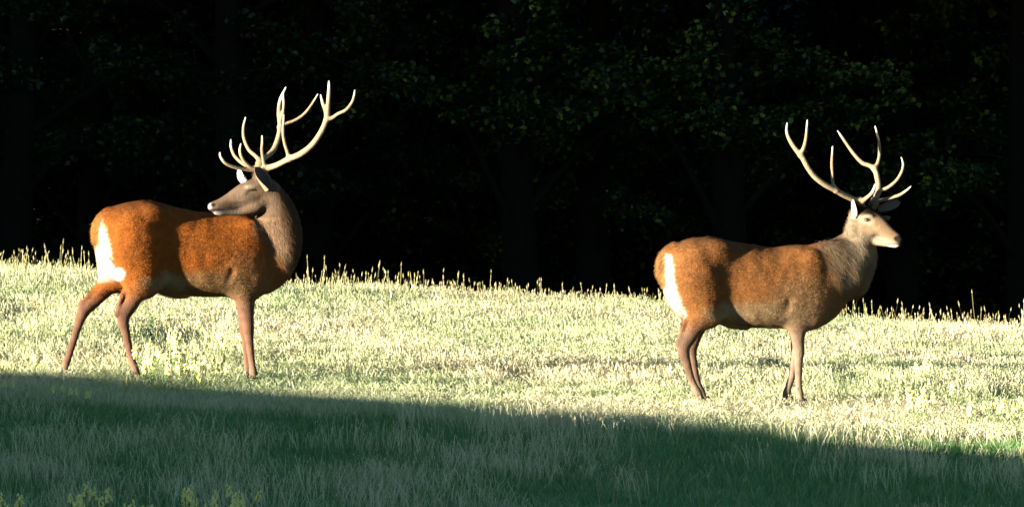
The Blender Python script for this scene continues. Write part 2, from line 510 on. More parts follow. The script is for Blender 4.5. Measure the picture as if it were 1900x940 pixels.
# ------------------------------------------------------------------ distance fields -> one continuous skin
class Field:
    def __init__(self, lo, hi, h):
        self.lo = np.array(lo, float); self.h = h
        self.n = np.ceil((np.array(hi) - self.lo) / h).astype(int) + 1
        self.F = np.full(self.n, 1.0, np.float32)
        self.ax = [(self.lo[i] + h * np.arange(self.n[i])).astype(np.float32) for i in range(3)]
    def box(self, lo, hi):
        a = np.clip(np.floor((np.array(lo) - self.lo) / self.h).astype(int), 0, self.n)
        b = np.clip(np.ceil((np.array(hi) - self.lo) / self.h).astype(int) + 1, 0, self.n)
        sl = tuple(slice(a[i], b[i]) for i in range(3))
        return sl, self.ax[0][sl[0]][:, None, None], self.ax[1][sl[1]][None, :, None], self.ax[2][sl[2]][None, None, :]
    def merge(self, sl, d, k, cut=False):
        a = self.F[sl]
        if cut:
            d = -d
            h = np.maximum(k - np.abs(a - d), 0) / max(k, 1e-6)
            self.F[sl] = np.maximum(a, d) + h * h * k * 0.25
        else:
            h = np.maximum(k - np.abs(a - d), 0) / max(k, 1e-6)
            self.F[sl] = np.minimum(a, d) - h * h * k * 0.25
    def chain(self, pts, lat, k=0.03, sub=4, cut=False):
        """pts rows: x,y,z, a (half width along lat), b (half depth across)"""
        p = catmull(pts, sub)
        c, a, b = p[:, :3], np.maximum(p[:, 3], 0.002), np.maximum(p[:, 4], 0.002)
        m = max(a.max(), b.max()) + k + 0.03
        sl, X, Y, Z = self.box(c.min(0) - m, c.max(0) + m)
        best = np.full((X.shape[0], Y.shape[1], Z.shape[2]), 1.0, np.float32)
        lat = np.asarray(lat, float)
        for i in range(len(c) - 1):
            mm = max(a[i], a[i + 1], b[i], b[i + 1]) + k + 0.03
            s2, X, Y, Z = self.box(np.minimum(c[i], c[i + 1]) - mm, np.maximum(c[i], c[i + 1]) + mm)
            e = c[i + 1] - c[i]; L2 = max(float(e @ e), 1e-9)
            dx, dy, dz = X - c[i][0], Y - c[i][1], Z - c[i][2]
            t = np.clip((dx * e[0] + dy * e[1] + dz * e[2]) / L2, 0, 1)
            dx = dx - t * e[0]; dy = dy - t * e[1]; dz = dz - t * e[2]
            A = a[i] + t * (a[i + 1] - a[i]); B = b[i] + t * (b[i + 1] - b[i])
            l = dx * lat[0] + dy * lat[1] + dz * lat[2]
            o2 = np.maximum(dx * dx + dy * dy + dz * dz - l * l, 0)
            d = (np.sqrt((l / A) ** 2 + o2 / (B * B)) - 1) * np.minimum(A, B)
            rel = tuple(slice(s2[j].start - sl[j].start, s2[j].stop - sl[j].start) for j in range(3))
            best[rel] = np.minimum(best[rel], d)
        self.merge(sl, best, k, cut)
    def blob(self, c, axes, radii, k=0.04, cut=False):
        m = max(radii) + k + 0.03
        sl, X, Y, Z = self.box(np.array(c) - m, np.array(c) + m)
        dx, dy, dz = X - c[0], Y - c[1], Z - c[2]
        q = 0
        for ax, r in zip(axes, radii):
            q = q + ((dx * ax[0] + dy * ax[1] + dz * ax[2]) / r) ** 2
        self.merge(sl, ((np.sqrt(q) - 1) * min(radii)).astype(np.float32), k, cut)
    def loft(self, origin, fwd, lat, st, k=0.0, pw=2.25):
        """st rows: s, top z, bottom z, half width -> exact side profile"""
        st = np.asarray(st, float)
        q = catmull(st, 8)
        s, top, bot, w = q.T
        wmax = w.max() + 0.06
        ends = [origin + fwd * s[0] - 0.06, origin + fwd * s[-1] + 0.06]
        lo = np.minimum(*ends) - np.abs(lat) * wmax; hi = np.maximum(*ends) + np.abs(lat) * wmax
        lo[2] = bot.min() - 0.06; hi[2] = top.max() + 0.06
        sl, X, Y, Z = self.box(lo, hi)
        S = (X - origin[0]) * fwd[0] + (Y - origin[1]) * fwd[1]
        L = (X - origin[0]) * lat[0] + (Y - origin[1]) * lat[1]
        T = np.interp(S, s, top); B = np.interp(S, s, bot); W = np.interp(S, s, w)
        H = np.maximum((T - B) / 2, 0.004); W = np.maximum(W, 0.004); zc = (T + B) / 2
        # a ribcage: widest above the middle, narrower keel
        dz = (Z - zc) / H
        Wz = W * (1 - 0.10 * dz)
        r = (np.abs(dz) ** pw + np.abs(L / Wz) ** pw) ** (1 / pw)
        d = (r - 1) * np.minimum(H, W)
        over = np.maximum(s[0] - S, S - s[-1])
        d = np.where(over > 0, np.sqrt(np.maximum(d, 0) ** 2 + over ** 2), d)
        self.merge(sl, d.astype(np.float32), k)
    def skin(self, smooth=3):
        F = self.F
        neg = F < 0
        c = [neg[i:F.shape[0] - 1 + i, j:F.shape[1] - 1 + j, l:F.shape[2] - 1 + l] for i in (0, 1) for j in (0, 1) for l in (0, 1)]
        anyc = c[0].copy(); allc = c[0].copy()
        for q in c[1:]:
            anyc |= q; allc &= q
        act = np.argwhere(anyc & ~allc)
        idm = np.full(anyc.shape, -1, np.int32)
        idm[act[:, 0], act[:, 1], act[:, 2]] = np.arange(len(act))
        acc = np.zeros((len(act), 3)); cnt = np.zeros(len(act))
        corners = [(i, j, l) for i in (0, 1) for j in (0, 1) for l in (0, 1)]
        for a in corners:
            for d in range(3):
                if a[d]: continue
                b = list(a); b[d] = 1
                fa = F[act[:, 0] + a[0], act[:, 1] + a[1], act[:, 2] + a[2]].astype(float)
                fb = F[act[:, 0] + b[0], act[:, 1] + b[1], act[:, 2] + b[2]].astype(float)
                m = (fa < 0) != (fb < 0)
                t = np.where(m, fa / np.where(m, fa - fb, 1), 0)
                pt = np.array(a, float) + np.zeros((len(act), 3)); pt[:, d] = t
                acc += pt * m[:, None]; cnt += m
        v = act + acc / cnt[:, None]
        v = self.lo + v * self.h
        quads = []
        for d in range(3):
            e, g = (d + 1) % 3, (d + 2) % 3
            a = [slice(1, -1)] * 3; b = [slice(1, -1)] * 3
            a[d] = slice(0, -1); b[d] = slice(1, None)
            fa, fb = neg[tuple(a)], neg[tuple(b)]
            w = np.argwhere(fa != fb)
            base = w.copy(); base[:, e] += 1; base[:, g] += 1
            flip = fa[w[:, 0], w[:, 1], w[:, 2]]
            cs = []
            for (o1, o2) in ((0, 0), (-1, 0), (-1, -1), (0, -1)):
                q = base.copy(); q[:, e] += o1; q[:, g] += o2
                cs.append(idm[q[:, 0], q[:, 1], q[:, 2]])
            qd = np.stack(cs, -1)
            qd[~flip] = qd[~flip][:, ::-1]
            quads.append(qd)
        q = np.concatenate(quads)
        q = q[(q >= 0).all(1)]
        e = np.concatenate([q[:, [0, 1]], q[:, [1, 2]], q[:, [2, 3]], q[:, [3, 0]]])
        e = np.concatenate([e, e[:, ::-1]])
        deg = np.bincount(e[:, 0], minlength=len(v)).astype(float)
        for it in range(smooth * 2):
            lam = 0.5 if it % 2 == 0 else -0.42
            av = np.stack([np.bincount(e[:, 0], v[e[:, 1], i], len(v)) for i in range(3)], -1) / deg[:, None]
            v = v + lam * (av - v)
        return v, q

def vert_normals(v, q):
    n = np.cross(v[q[:, 2]] - v[q[:, 0]], v[q[:, 3]] - v[q[:, 1]])
    vn = np.zeros_like(v)
    for i in range(4):
        for a in range(3):
            vn[:, a] += np.bincount(q[:, i], n[:, a], len(v))
    return vn / np.maximum(np.linalg.norm(vn, axis=1), 1e-9)[:, None]

UP = np.array([0, 0, 1.0])

class Stag:
    """measures taken on the photograph, turned into metres about the animal's own middle plane"""
    def __init__(self, px0, yaw):
        self.X0 = (px0 - 950) / 250.0
        self.psi = yaw
        self.f = np.array([math.cos(yaw), math.sin(yaw), 0])
        self.l = np.array([-math.sin(yaw), math.cos(yaw), 0])
        self.o = np.array([self.X0, 0, 0])
    def side(self, px, py, lat=0.0):
        # the point at lateral offset lat (to the animal's left) that is seen at px, py
        y = 0.0
        for _ in range(4):
            q = P(px, py, y)
            s = (q[0] - self.X0 - lat * self.l[0]) / self.f[0]
            y = s * self.f[1] + lat * self.l[1]
        return P(px, py, y)
    def rows(self, lst, lat):
        out = []
        for r in lst:
            la = lat if len(r) < 5 else r[4]
            out.append([*self.side(r[0], r[1], la), r[2], r[3]])
        return np.array(out)
    def stations(self, lst):
        out = []
        for (px, top, bot, w) in lst:
            a = self.side(px, top); b = self.side(px, bot)
            s = (a - self.o) @ self.f
            out.append([s, a[2], b[2], w])
        return out

def ear_mesh(base, tip, face, width, outer, inner, thick=0.007, cup=0.35):
    """a cupped, pointed ear; face is the way its opening looks"""
    base = np.array(base); tip = np.array(tip)
    ax = norm(tip - base); L = np.linalg.norm(tip - base)
    face = norm(np.array(face) - ax * (np.array(face) @ ax))
    wv = np.cross(ax, face)
    nu, nv = 15, 13
    V = []; K = []
    for sheet_ in (0, 1):
        for i in range(nu):
            t = i / (nu - 1)
            w = width * (0.42 + 0.9 * t) * (1 - t ** 2.6) ** 0.75 if t < 1 else 0.0
            w = max(w, 0.002)
            for j in range(nv):
                u = j / (nv - 1) * 2 - 1
                ang = u * (2.1 - 1.2 * t)
                r = w / 2 / max(math.sin(min(2.1 - 1.2 * t, 1.57)), 0.4)
                off = wv * math.sin(ang) * r + face * (-math.cos(ang) + 1) * r * (0.9 - 0.4 * t)
                p = base + ax * L * t + off - face * 0.02 * (1 - t)
                nrm = norm(-wv * math.sin(ang) + face * math.cos(ang))
                if sheet_ == 0: p = p - nrm * thick * (1 - 0.5 * t) * (1 - abs(u) ** 4 * 0.9)
                V.append(p)
                c = np.array(outer) if sheet_ == 0 else np.array(inner)
                if abs(u) > 0.8: c = np.array(outer) * 0.9
                K.append(c)
    V = np.array(V); idx = np.arange(nu * nv).reshape(nu, nv)
    f0 = np.stack([idx[:-1, :-1], idx[1:, :-1], idx[1:, 1:], idx[:-1, 1:]], -1).reshape(-1, 4)
    f1 = f0[:, ::-1] + nu * nv
    rim = []
    loop = list(idx[:, 0]) + list(idx[-1, 1:]) + list(idx[::-1, -1][1:]) + list(idx[0, ::-1][1:])
    for a, b in zip(loop[:-1], loop[1:]): rim.append((a, b, b + nu * nv, a + nu * nv))
    return V, np.concatenate([f0, f1, np.array(rim)]), np.array(K)

def sphere_mesh(c, r, nu=16, nv=10, sc=(1, 1, 1)):
    V = []; Q = []
    for i in range(nv + 1):
        th = math.pi * i / nv
        for j in range(nu):
            ph = 2 * math.pi * j / nu
            V.append((c[0] + r * sc[0] * math.sin(th) * math.cos(ph), c[1] + r * sc[1] * math.sin(th) * math.sin(ph), c[2] + r * sc[2] * math.cos(th)))
    for i in range(nv):
        for j in range(nu):
            a = i * nu + j; b = i * nu + (j + 1) % nu
            Q.append((a, b, b + nu, a + nu))
    return np.array(V), np.array(Q)

def hoof_mesh(top, fwd, lat):
    """a cloven hoof: two pointed toes side by side"""
    V = []; Q = []
    for s in (-1, 1):
        b = len(V)
        for (z, a0, a1, w) in ((0.0, -0.035, 0.035, 0.016), (-0.03, -0.04, 0.05, 0.019), (-0.062, -0.042, 0.07, 0.021)):
            for (u, k) in ((a0, 0.7), (a0 * 0.2 + a1 * 0.3, 1.15), (a1 * 0.75, 0.85), (a1, 0.2), (a1 * 0.75, -0.2), (a0, -0.2)):
                V.append(np.array(top) + fwd * u + lat * s * (0.006 + w * (0.45 + 0.55 * k)) + UP * z)
        for r in range(2):
            for j in range(6):
                a = b + r * 6 + j; c = b + r * 6 + (j + 1) % 6
                Q.append((a, c, c + 6, a + 6))
        Q += [(b, b + 1, b + 4, b + 5), (b + 1, b + 2, b + 3, b + 4), (b + 12, b + 17, b + 16, b + 13), (b + 13, b + 16, b + 15, b + 14)]
    return np.array(V), np.array(Q)

def antler_mesh(chains, seed=0):
    """chains: list of rows px,py,y,r"""
    allp = np.concatenate([np.array([P(a, b, y) for (a, b, y, r) in ch]) for ch in chains])
    fl = Field(allp.min(0) - 0.06, allp.max(0) + 0.06, 0.0055)
    lat = np.array([0, 1.0, 0])
    for i, ch in enumerate(chains):
        rows = np.array([[*P(a, b, y), r * .92, r * .92] for (a, b, y, r) in ch])
        fl.chain(rows, lat, 0.018 if i else 0.0, 5)
    b0, b1 = [P(*r_[:3]) for r_ in chains[0][:2]]
    fl.chain(np.array([[*(b1 + (b1 - b0) * t_), .035, .035] for t_ in (0.0, .25)]), lat, .008, 2)     # burr
    v, q = fl.skin(2)
    # pale worn tips, darker grooved beam
    tips = np.array([P(*ch[-1][:3]) for ch in chains])
    base = P(*chains[0][0][:3])
    dt = np.min(np.linalg.norm(v[:, None, :] - tips[None], axis=2), axis=1)
    db = np.linalg.norm(v - base, axis=1)
    w = 1 - sstep(0.0, 0.10, dt)
    g = sstep(0.0, 0.16, db)
    col = np.array([0.12, 0.08, 0.045]) * (1 - g[:, None]) + np.array([0.22, 0.165, 0.10]) * g[:, None]
    col = col * (1 - w[:, None]) + np.array([0.50, 0.46, 0.36]) * w[:, None]
    return v, q, col

def fur_mesh(v, q, cols, flow, length, n, seed, lift=0.22, width=0.0045):
    """short lying hairs, each one small triangle on the skin"""
    r = np.random.default_rng(seed)
    vn = vert_normals(v, q)
    ar = 0.5 * np.linalg.norm(np.cross(v[q[:, 2]] - v[q[:, 0]], v[q[:, 3]] - v[q[:, 1]]), axis=1)
    fi = r.choice(len(q), n, p=ar / ar.sum())
    a, b = r.random((n, 1)), r.random((n, 1))
    w4 = [(1 - a) * (1 - b), a * (1 - b), a * b, (1 - a) * b]
    mixv = lambda arr: sum(w4[i] * arr[q[fi, i]] for i in range(4))
    p = mixv(v); nn = mixv(vn); nn /= np.linalg.norm(nn, axis=1)[:, None]
    c = mixv(cols) * r.uniform(0.80, 1.18, (n, 1)); 
    fl = mixv(flow) + r.normal(0, 0.25, (n, 3))
    fl -= nn * np.sum(fl * nn, 1)[:, None]
    fl /= np.maximum(np.linalg.norm(fl, axis=1), 1e-6)[:, None]
    L = mixv(length[:, None]) * r.uniform(0.6, 1.3, (n, 1))
    ok = L[:, 0] > 0.003
    p, nn, c, fl, L = p[ok], nn[ok], c[ok], fl[ok], L[ok]
    n = len(p)
    wd = np.cross(fl, nn) * width * 0.5
    base = p - nn * 0.001
    V = np.stack([base - wd, base + wd, base + fl * L + nn * L * lift * r.uniform(0.3, 1.3, (n, 1))], 1).reshape(-1, 3)
    T = np.arange(3 * n).reshape(n, 3)
    return V, T, np.repeat(c, 3, 0)

def ell(px, py, cx, cy, rx, ry, soft=0.35, rot=0.0):
    a = math.radians(rot)
    dx, dy = px - cx, py - cy
    u = (dx * math.cos(a) + dy * math.sin(a)) / rx; w = (-dx * math.sin(a) + dy * math.cos(a)) / ry
    return 1 - sstep(1 - soft, 1 + soft, np.sqrt(u * u + w * w))

def blend(col, m, c):
    return col * (1 - m[:, None]) + np.array(c)[None, :] * m[:, None]

def hide_relief(v, q, px, py, seed, calm):
    """small swellings of muscle, vein and fold under the hide"""
    n = vert_normals(v, q)
    a = 0.0045 * (vnoise(px * .06, py * .045, seed) - .5) + 0.0016 * (vnoise(px * .17, py * .13, seed + 1) - .5)
    return v + n * (a * calm)[:, None]

def finish_stag(root, v, q, cols, flow, length, seed, fur_n):
    o = np.array(root.location)
    obj("body", mesh_data("body", v - o, q, M['coat'], True, cols), root)
    V, T, K = fur_mesh(v, q, cols, flow, length, fur_n, seed)
    obj("fur", mesh_data("fur", V - o, T, M['hair'], True, K), root)

def add_part(root, name, v, q, mat, cols=None, label=None):
    o = obj(name, mesh_data(name, np.asarray(v) - np.array(root.location), q, mat, True, cols), root)
    if label: o["label"] = label
    return o

# ------------------------------------------------------------------ the stag that looks back over its flank
def build_stag_back():
    S = Stag(330, math.radians(24))
    root = empty("red_deer_stag", (float(S.X0), 0.05, float(gz(S.X0, 0.05))))
    tag(root, "bright russet stag with branching antlers and closed eyes, head turned back over its flank", "deer", "red deer stags")
    f, l = S.f, S.l
    F = Field((-3.75, -0.95, 0.35), (-1.30, 0.95, 2.40), 0.0085)
    F.loft(S.o, f, l, S.stations([
        (177, 425, 450, .02), (183, 404, 480, .085), (200, 387, 512, .15), (228, 377.5, 526, .185), (258, 372, 534, .20), (290, 374, 540, .20),
        (322, 383, 546, .205), (360, 391, 549.5, .228), (400, 394.5, 550, .24), (440, 397, 549, .235), (470, 400, 548, .22),
        (500, 410, 541, .185), (524, 432, 522, .115), (536, 455, 497, .04)]))
    # haunches, hips, shoulders, ribs
    for s in (-1, 1):
        F.blob(S.side(254 if s < 0 else 228, 462, s * .12), (f, l, UP), (.185, .12, .27), .07)
        F.blob(S.side(272 if s < 0 else 245, 512, s * .15), (f, l, UP), (.105, .065, .15), .08)
        F.blob(S.side(287 if s < 0 else 262, 398, s * .13), (f, l, UP), (.09, .06, .07), .06)
        F.blob(S.side(452 if s < 0 else 430, 470, s * .135), (f, l, UP), (.14, .078, .22), .09)
        F.blob(S.side(470 if s < 0 else 445, 510, s * .12), (f, l, UP), (.10, .065, .13), .08)
    # flank hollow in front of the thigh
    F.blob(S.side(322, 505, -.285), (f, l, UP), (.10, .055, .16), .06, cut=True)
    F.chain(S.rows([(426, 552, .014, .014), (428, 530, .014, .014), (433, 505, .008, .008)], -.250), l, .05, cut=True)
    F.chain(S.rows([(492, 540, .014, .014), (498, 505, .016, .016), (490, 470, .012, .012)], -.235), l, .04, cut=True)
    F.blob(S.side(268, 440, -.205), (f, l, UP), (.035, .018, .03), .03)
    F.blob(S.side(470, 440, -.200), (f, l, UP), (.05, .022, .10), .05)
    # tail
    F.chain(S.rows([(200, 396, .05, .04), (186, 408, .045, .04), (179, 424, .042, .036), (179, 441, .034, .032), (184, 456, .016, .016)], 0.0), l, .035)
    # legs
    near_h = [(256, 470, .10, .20), (258, 512, .082, .125), (251, 541, .055, .078), (243, 563, .042, .06), (231, 582, .036, .053), (229, 597, .034, .044),
              (233, 615, .028, .033), (239, 645, .025, .028), (246, 670, .025, .027), (250, 683, .030, .031), (254, 694, .027, .028)]
    F.chain(S.rows(near_h, -.135), l, .035)
    F.chain(S.rows([(262, 540, .03, .03), (240, 560, .02, .02), (220, 580, .022, .022)], -.13), l, .02)
    F.chain(S.rows([(231, 540, .022, .02), (222, 562, .015, .016), (217, 583, .02, .022)], -.135), l, .012)
    far_h = [(222, 480, .10, .16), (210, 510, .075, .11), (194, 536, .05, .066), (174, 559, .04, .052), (158, 573, .036, .05), (150, 590, .032, .038),
             (143, 610, .027, .030), (134, 640, .025, .027), (127, 662, .025, .026), (122, 675, .029, .030), (120, 684, .027, .027)]
    F.chain(S.rows(far_h, .13), l, .035)
    F.chain(S.rows([(183, 528, .022, .02), (165, 548, .015, .016), (151, 563, .022, .022)], .13), l, .012)
    near_f = [(447, 496, .085, .13), (450, 528, .076, .112), (455, 558, .048, .076), (459, 588, .041, .05), (460, 607, .042, .047), (462, 625, .032, .036),
              (465, 655, .025, .028), (468, 678, .025, .027), (470, 690, .030, .032), (472, 699, .027, .028)]
    F.chain(S.rows(near_f, -.115), l, .035)
    far_f = [(450, 520, .062, .10), (452, 560, .045, .066), (454, 590, .039, .046), (454, 608, .04, .045), (456, 630, .03, .033), (458, 660, .025, .027), (459, 680, .025, .026), (459, 689, .029, .03), (460, 697, .027, .027)]
    F.chain(S.rows(far_f, .115), l, .03)
    # neck: leaves the shoulders forward, swings round towards us and up
    neck = [(478, 478, .26, .15, .24), (500, 478, .25, .14, .205), (518, 458, .22, .128, .17), (524, 432, .17, .122, .148), (518, 404, .12, .115, .143), (507, 379, .08, .105, .128), (496, 358, .05, .09, .105), (484, 348, .03, .075, .085)]
    F.chain(np.array([[*P(a, b, y), wa, wb] for (a, b, y, wa, wb) in neck]), norm([0.35, 0.94, 0]), .05)
    # a ragged ruff down the throat
    for (a, b, y, r) in [(516, 478, .17, .05), (522, 495, .19, .045)]:
        F.blob(P(a, b, y), (np.array([1., 0, 0]), np.array([0, 1., 0]), UP), (r, r, r * 1.7), .05)
    # head in profile, muzzle to the left
    hf = norm(P(394, 384, -.13) - P(480, 350, .02)); hl = norm(np.cross(UP, hf))
    hd = lambda lst: np.array([[*P(a, b, y), wa, wb] for (a, b, y, wa, wb) in lst])
    F.chain(hd([(487, 352, .03, .080, .082), (474, 354, .01, .084, .088), (460, 357, -.015, .076, .084), (444, 365, -.045, .060, .076), (428, 373.5, -.07, .050, .064), (412, 380, -.097, .045, .052), (401, 383, -.115, .043, .044), (394, 383.5, -.127, .036, .034)]), hl, .03)
    F.chain(hd([(487, 374, .03, .070, .066), (472, 383, .005, .062, .052), (450, 392.5, -.035, .034, .028), (425, 394, -.075, .028, .023), (408, 394.5, -.105, .030, .021), (401, 394, -.117, .026, .017)]), hl, .02)
    F.chain(hd([(392, 389, -.175, .006, .006), (402, 390, -.16, .006, .006), (421, 389, -.125, .006, .006)]), hl, .006, cut=True)       # mouth line
    F.blob(P(396, 380, -.167), (hf, hl, UP), (.012, .012, .009), .008, cut=True)                       # nostril
    F.blob(P(468, 347, -.072), (hf, hl, UP), (.045, .020, .018), .025)                                  # brow
    F.blob(P(464, 374, -.055), (hf, hl, UP), (.055, .022, .04), .05)                                   # cheek
    F.blob(P(444, 380, -.112), (hf, hl, UP), (.05, .016, .012), .03, cut=True)                         # hollow under the cheekbone
    F.chain(hd([(480, 330, .0, .022, .024), (486, 316, -.01, .022, .024)]), hl, .02)                    # pedicles
    F.chain(hd([(474, 330, .07, .022, .024), (480, 312, .10, .022, .024)]), hl, .02)
    F.blob(P(221, 507, -.12), (f, l, UP), (.032, .03, .045), .02)
    # belly sheath
    F.chain(S.rows([(300, 538, .035, .035), (325, 546, .03, .03), (345, 550, .016, .014)], 0.0), l, .03)
    v, q = F.skin(3)
    px, py = to_px(v)
    v = hide_relief(v, q, px, py, 61, np.where((py < 403) & (px > 384), .25, np.where(py > 575, .3, 1.0)))
    lat = (v - S.o) @ l
    c = np.tile(np.array([0.42, 0.122, 0.018]), (len(v), 1))
    c = blend(c, 1 - sstep(378, 420, py + 0.03 * (px - 260)), (0.30, 0.095, 0.020))                     # darker along the back
    c = blend(c, ell(px, py, 385, 530, 110, 24, .5, 2) * 0.75, (0.36, 0.23, 0.10))                       # paler belly
    c = blend(c, ell(px, py, 312, 538, 42, 15, .5, 20) * 0.8, (0.42, 0.30, 0.17))
    c = blend(c, ell(px, py, 470, 520, 62, 46, .6) * 0.6, (0.34, 0.19, 0.08))
    c = blend(c, ell(px, py, 324, 524, 28, 13, .5, 38) * .8, (0.46, 0.36, 0.22))
    legs = sstep(520, 575, py)
    c = blend(c, legs * 0.85, (0.19, 0.115, 0.078))
    c = blend(c, sstep(655, 690, py) * 0.5, (0.34, 0.25, 0.17))
    # rump patch either side of the tail
    xr = np.interp(py, [396, 407, 449, 490, 512, 526], [183, 189, 203, 211, 225, 220]) + 6 * (vnoise(px * .3, py * .3, 31) - .5)
    patch = (1 - sstep(-6, 6, px - xr)) * sstep(400, 410, py) * (1 - sstep(508, 528, py))
    c = blend(c, patch, (1.0, 0.86, 0.62))
    c = blend(c, ell(px, py, 221, 508, 12, 12, .3) * (lat < 0.1), (0.85, 0.80, 0.70))
    c = blend(c, ell(px, py, 205, 479, 2.2, 28, .4, -38) * .85, (0.12, 0.06, 0.03))  # shaded gap between the buttocks, painted as a dark line
    tail = ell(px, py, 178, 425, 13, 36, .2, 4) * (np.abs(lat) < .062)
    c = blend(c, tail, (0.42, 0.19, 0.045))
    # neck and head: greyer, with a dark nape
    nk = sstep(-12, 16, (px - 486) * 0.75 + (470 - py) * 0.62 - 14) * (py < 530) * (px > 470)
    hd_ = ((py < 403.5) & (px > 384) & (px < 520) & (v[:, 1] < 0.105 - (500 - px) * 0.0012)).astype(float)
    nk = np.maximum(nk * (1 - sstep(505, 530, py)), hd_)
    c = blend(c, nk, (0.25, 0.15, 0.083))
    c = blend(c, hd_, (0.175, 0.112, 0.068))
    xn = np.interp(py, [320, 350, 380, 410, 440, 475], [488, 500, 511, 520, 528, 540]) + 16 * (vnoise(px * .3, py * .05, 41) - .5)
    nape = sstep(-8, 14, px - xn) * (py < 490) * nk * (1 - hd_)
    c = blend(c, nape * 0.85, (0.13, 0.07, 0.035))
    c = blend(c, hd_ * ell(px, py, 460, 363, 30, 26, .6) * 0.4, (0.36, 0.26, 0.17))
    c = blend(c, hd_ * ell(px, py, 412, 372, 34, 10, .5, -30) * 0.6, (0.20, 0.13, 0.08))
    c = blend(c, hd_ * ell(px, py, 389.5, 383, 4.5, 8, .4), (0.36, 0.35, 0.33))
    c = blend(c, hd_ * ell(px, py, 396, 380, 4.5, 3.6, .3), (0.02, 0.016, 0.014))
    c = blend(c, hd_ * ell(px, py, 404, 396.5, 10, 4, .3), (0.55, 0.51, 0.45))
    c = blend(c, hd_ * ell(px, py, 425, 394, 24, 5, .4) * .7, (0.22, 0.20, 0.16))
    c = blend(c, hd_ * ell(px, py, 402, 389.6, 17, 1.9, .4), (0.05, 0.03, 0.025))
    c = blend(c, hd_ * ell(px, py, 467, 352.3, 9, 2.0, .4, -8), (0.03, 0.02, 0.015))                     # closed eye
    c = blend(c, hd_ * ell(px, py, 459, 357, 6, 3, .5, -50) * .7, (0.08, 0.05, 0.03))
    c = blend(c, hd_ * ell(px, py, 466, 345, 12, 4, .5, -15) * .6, (0.45, 0.36, 0.27))
    c *= (0.36 + 0.13 * vnoise(px * 0.12, py * 0.12, 21))[:, None]
    flow = np.tile(-f * 0.9 - UP * 0.55, (len(v), 1))
    flow = np.where((legs > .5)[:, None], -UP - f * .1, flow)
    flow = np.where((nk > .4)[:, None], -UP * 1.0 + np.array([0.1, 0, 0]), flow)
    flow = np.where((hd_ > .5)[:, None], -hf - UP * 0.2, flow)
    ln = np.full(len(v), 0.024)
    ln = np.where(nk > .4, 0.045, ln)
    ln = np.where(legs > .6, 0.008, ln)
    ln = np.where(hd_ > .5, 0.006, ln)
    ln = np.where((px < 405) & (hd_ > .5), 0.0, ln)
    ln = np.where(tail > .5, 0.035, ln)
    finish_stag(root, v, q, c, flow, ln, 5, 90000)
    # ears
    V, Q, K = ear_mesh(P(498, 350, -.055), P(473, 310, -.10), [0.70, -0.70, 0.25], .15, (0.22, 0.15, 0.10), (0.06, 0.05, 0.045))  # inner colour darkened with the shade inside the ear
    add_part(root, "ear", V, Q, M['hair'], K)
    V, Q, K = ear_mesh(P(455, 340, .09), P(441, 316, .20), [-0.75, -0.6, 0.1], .085, (0.5, 0.42, 0.33), (0.80, 0.76, 0.68))
    add_part(root, "ear", V, Q, M['hair'], K)
    # eye, shut but for a dark slit
    V, Q = sphere_mesh(P(467, 352.5, -.088), .014, sc=(1.45, .7, .40))
    add_part(root, "eye", V, Q, M['eye'])
    # antlers
    y = -.03
    near = [[(489, 322, -.01, .026), (492, 314, -.02, .026), (514, 306, -.09, .022), (536, 295, -.15, .023), (557, 286, -.20, .024), (576, 272, -.235, .023), (591, 253, -.25, .0215), (602, 232, -.245, .021), (607, 214, -.235, .021), (609, 192, -.225, .017), (610.5, 168, -.22, .014), (610.5, 151, -.22, .007)],
            [(490, 318, -.02, .024), (476, 316, -.04, .018), (462, 315, -.07, .016), (437, 310.5, -.13, .015), (418.6, 302.8, -.17, .013), (409.5, 291, -.185, .010), (408, 283, -.19, .006)],
            [(489, 314, -.02, .02), (472, 313, -.05, .015), (458, 305, -.08, .014), (449, 293, -.10, .013), (445, 280, -.11, .011), (447, 267, -.11, .006)],
            [(492, 312, -.02, .02), (489, 300, -.05, .014), (486, 280, -.07, .012), (486.5, 266, -.075, .010), (486.5, 252, -.08, .006)],
            [(537, 294, -.15, .02), (533, 281, -.165, .014), (528, 265, -.175, .013), (525, 245, -.18, .012), (526, 228, -.175, .010), (526.6, 213, -.17, .005)],
            [(607, 212, -.235, .018), (603, 203, -.225, .014), (599, 192, -.21, .013), (595, 176, -.20, .006)],
            [(608, 222, -.235, .018), (616, 219, -.245, .014), (628, 211, -.26, .013), (642, 204, -.27, .0125), (653, 190, -.275, .011), (657, 178, -.27, .009), (658.4, 167, -.265, .005)]]
    V, Q, K = antler_mesh(near)
    add_part(root, "antler", V, Q, M['antler'], K)
    far = [[(479, 318, .08, .025), (482, 306, .10, .024), (487, 296, .15, .022), (496, 289, .22, .022), (508, 277, .28, .0215), (517, 253, .32, .020), (520.5, 230, .33, .020), (517.5, 212, .33, .017), (519, 190, .325, .014), (525, 174, .32, .011), (530.6, 162, .32, .006)],
           [(480, 312, .09, .022), (466, 311, .11, .016), (450, 303, .14, .0145), (436, 290, .17, .0135), (429, 274, .185, .011), (428.5, 259, .19, .006)],
           [(484, 300, .12, .022), (474, 289, .14, .016), (462, 278, .17, .0145), (453, 258, .20, .013), (451.5, 238, .215, .011), (455.7, 218, .22, .006)],
           [(520, 226, .33, .016), (525, 210, .32, .012), (526.5, 192, .31, .010), (526, 176, .305, .005)],
           [(518, 236, .33, .016), (532, 229, .34, .013), (546, 224, .35, .012), (563, 213, .36, .012), (577, 196, .365, .010), (590, 174.5, .365, .005)]]
    V, Q, K = antler_mesh(far)
    add_part(root, "antler", V, Q, M['antler'], K)
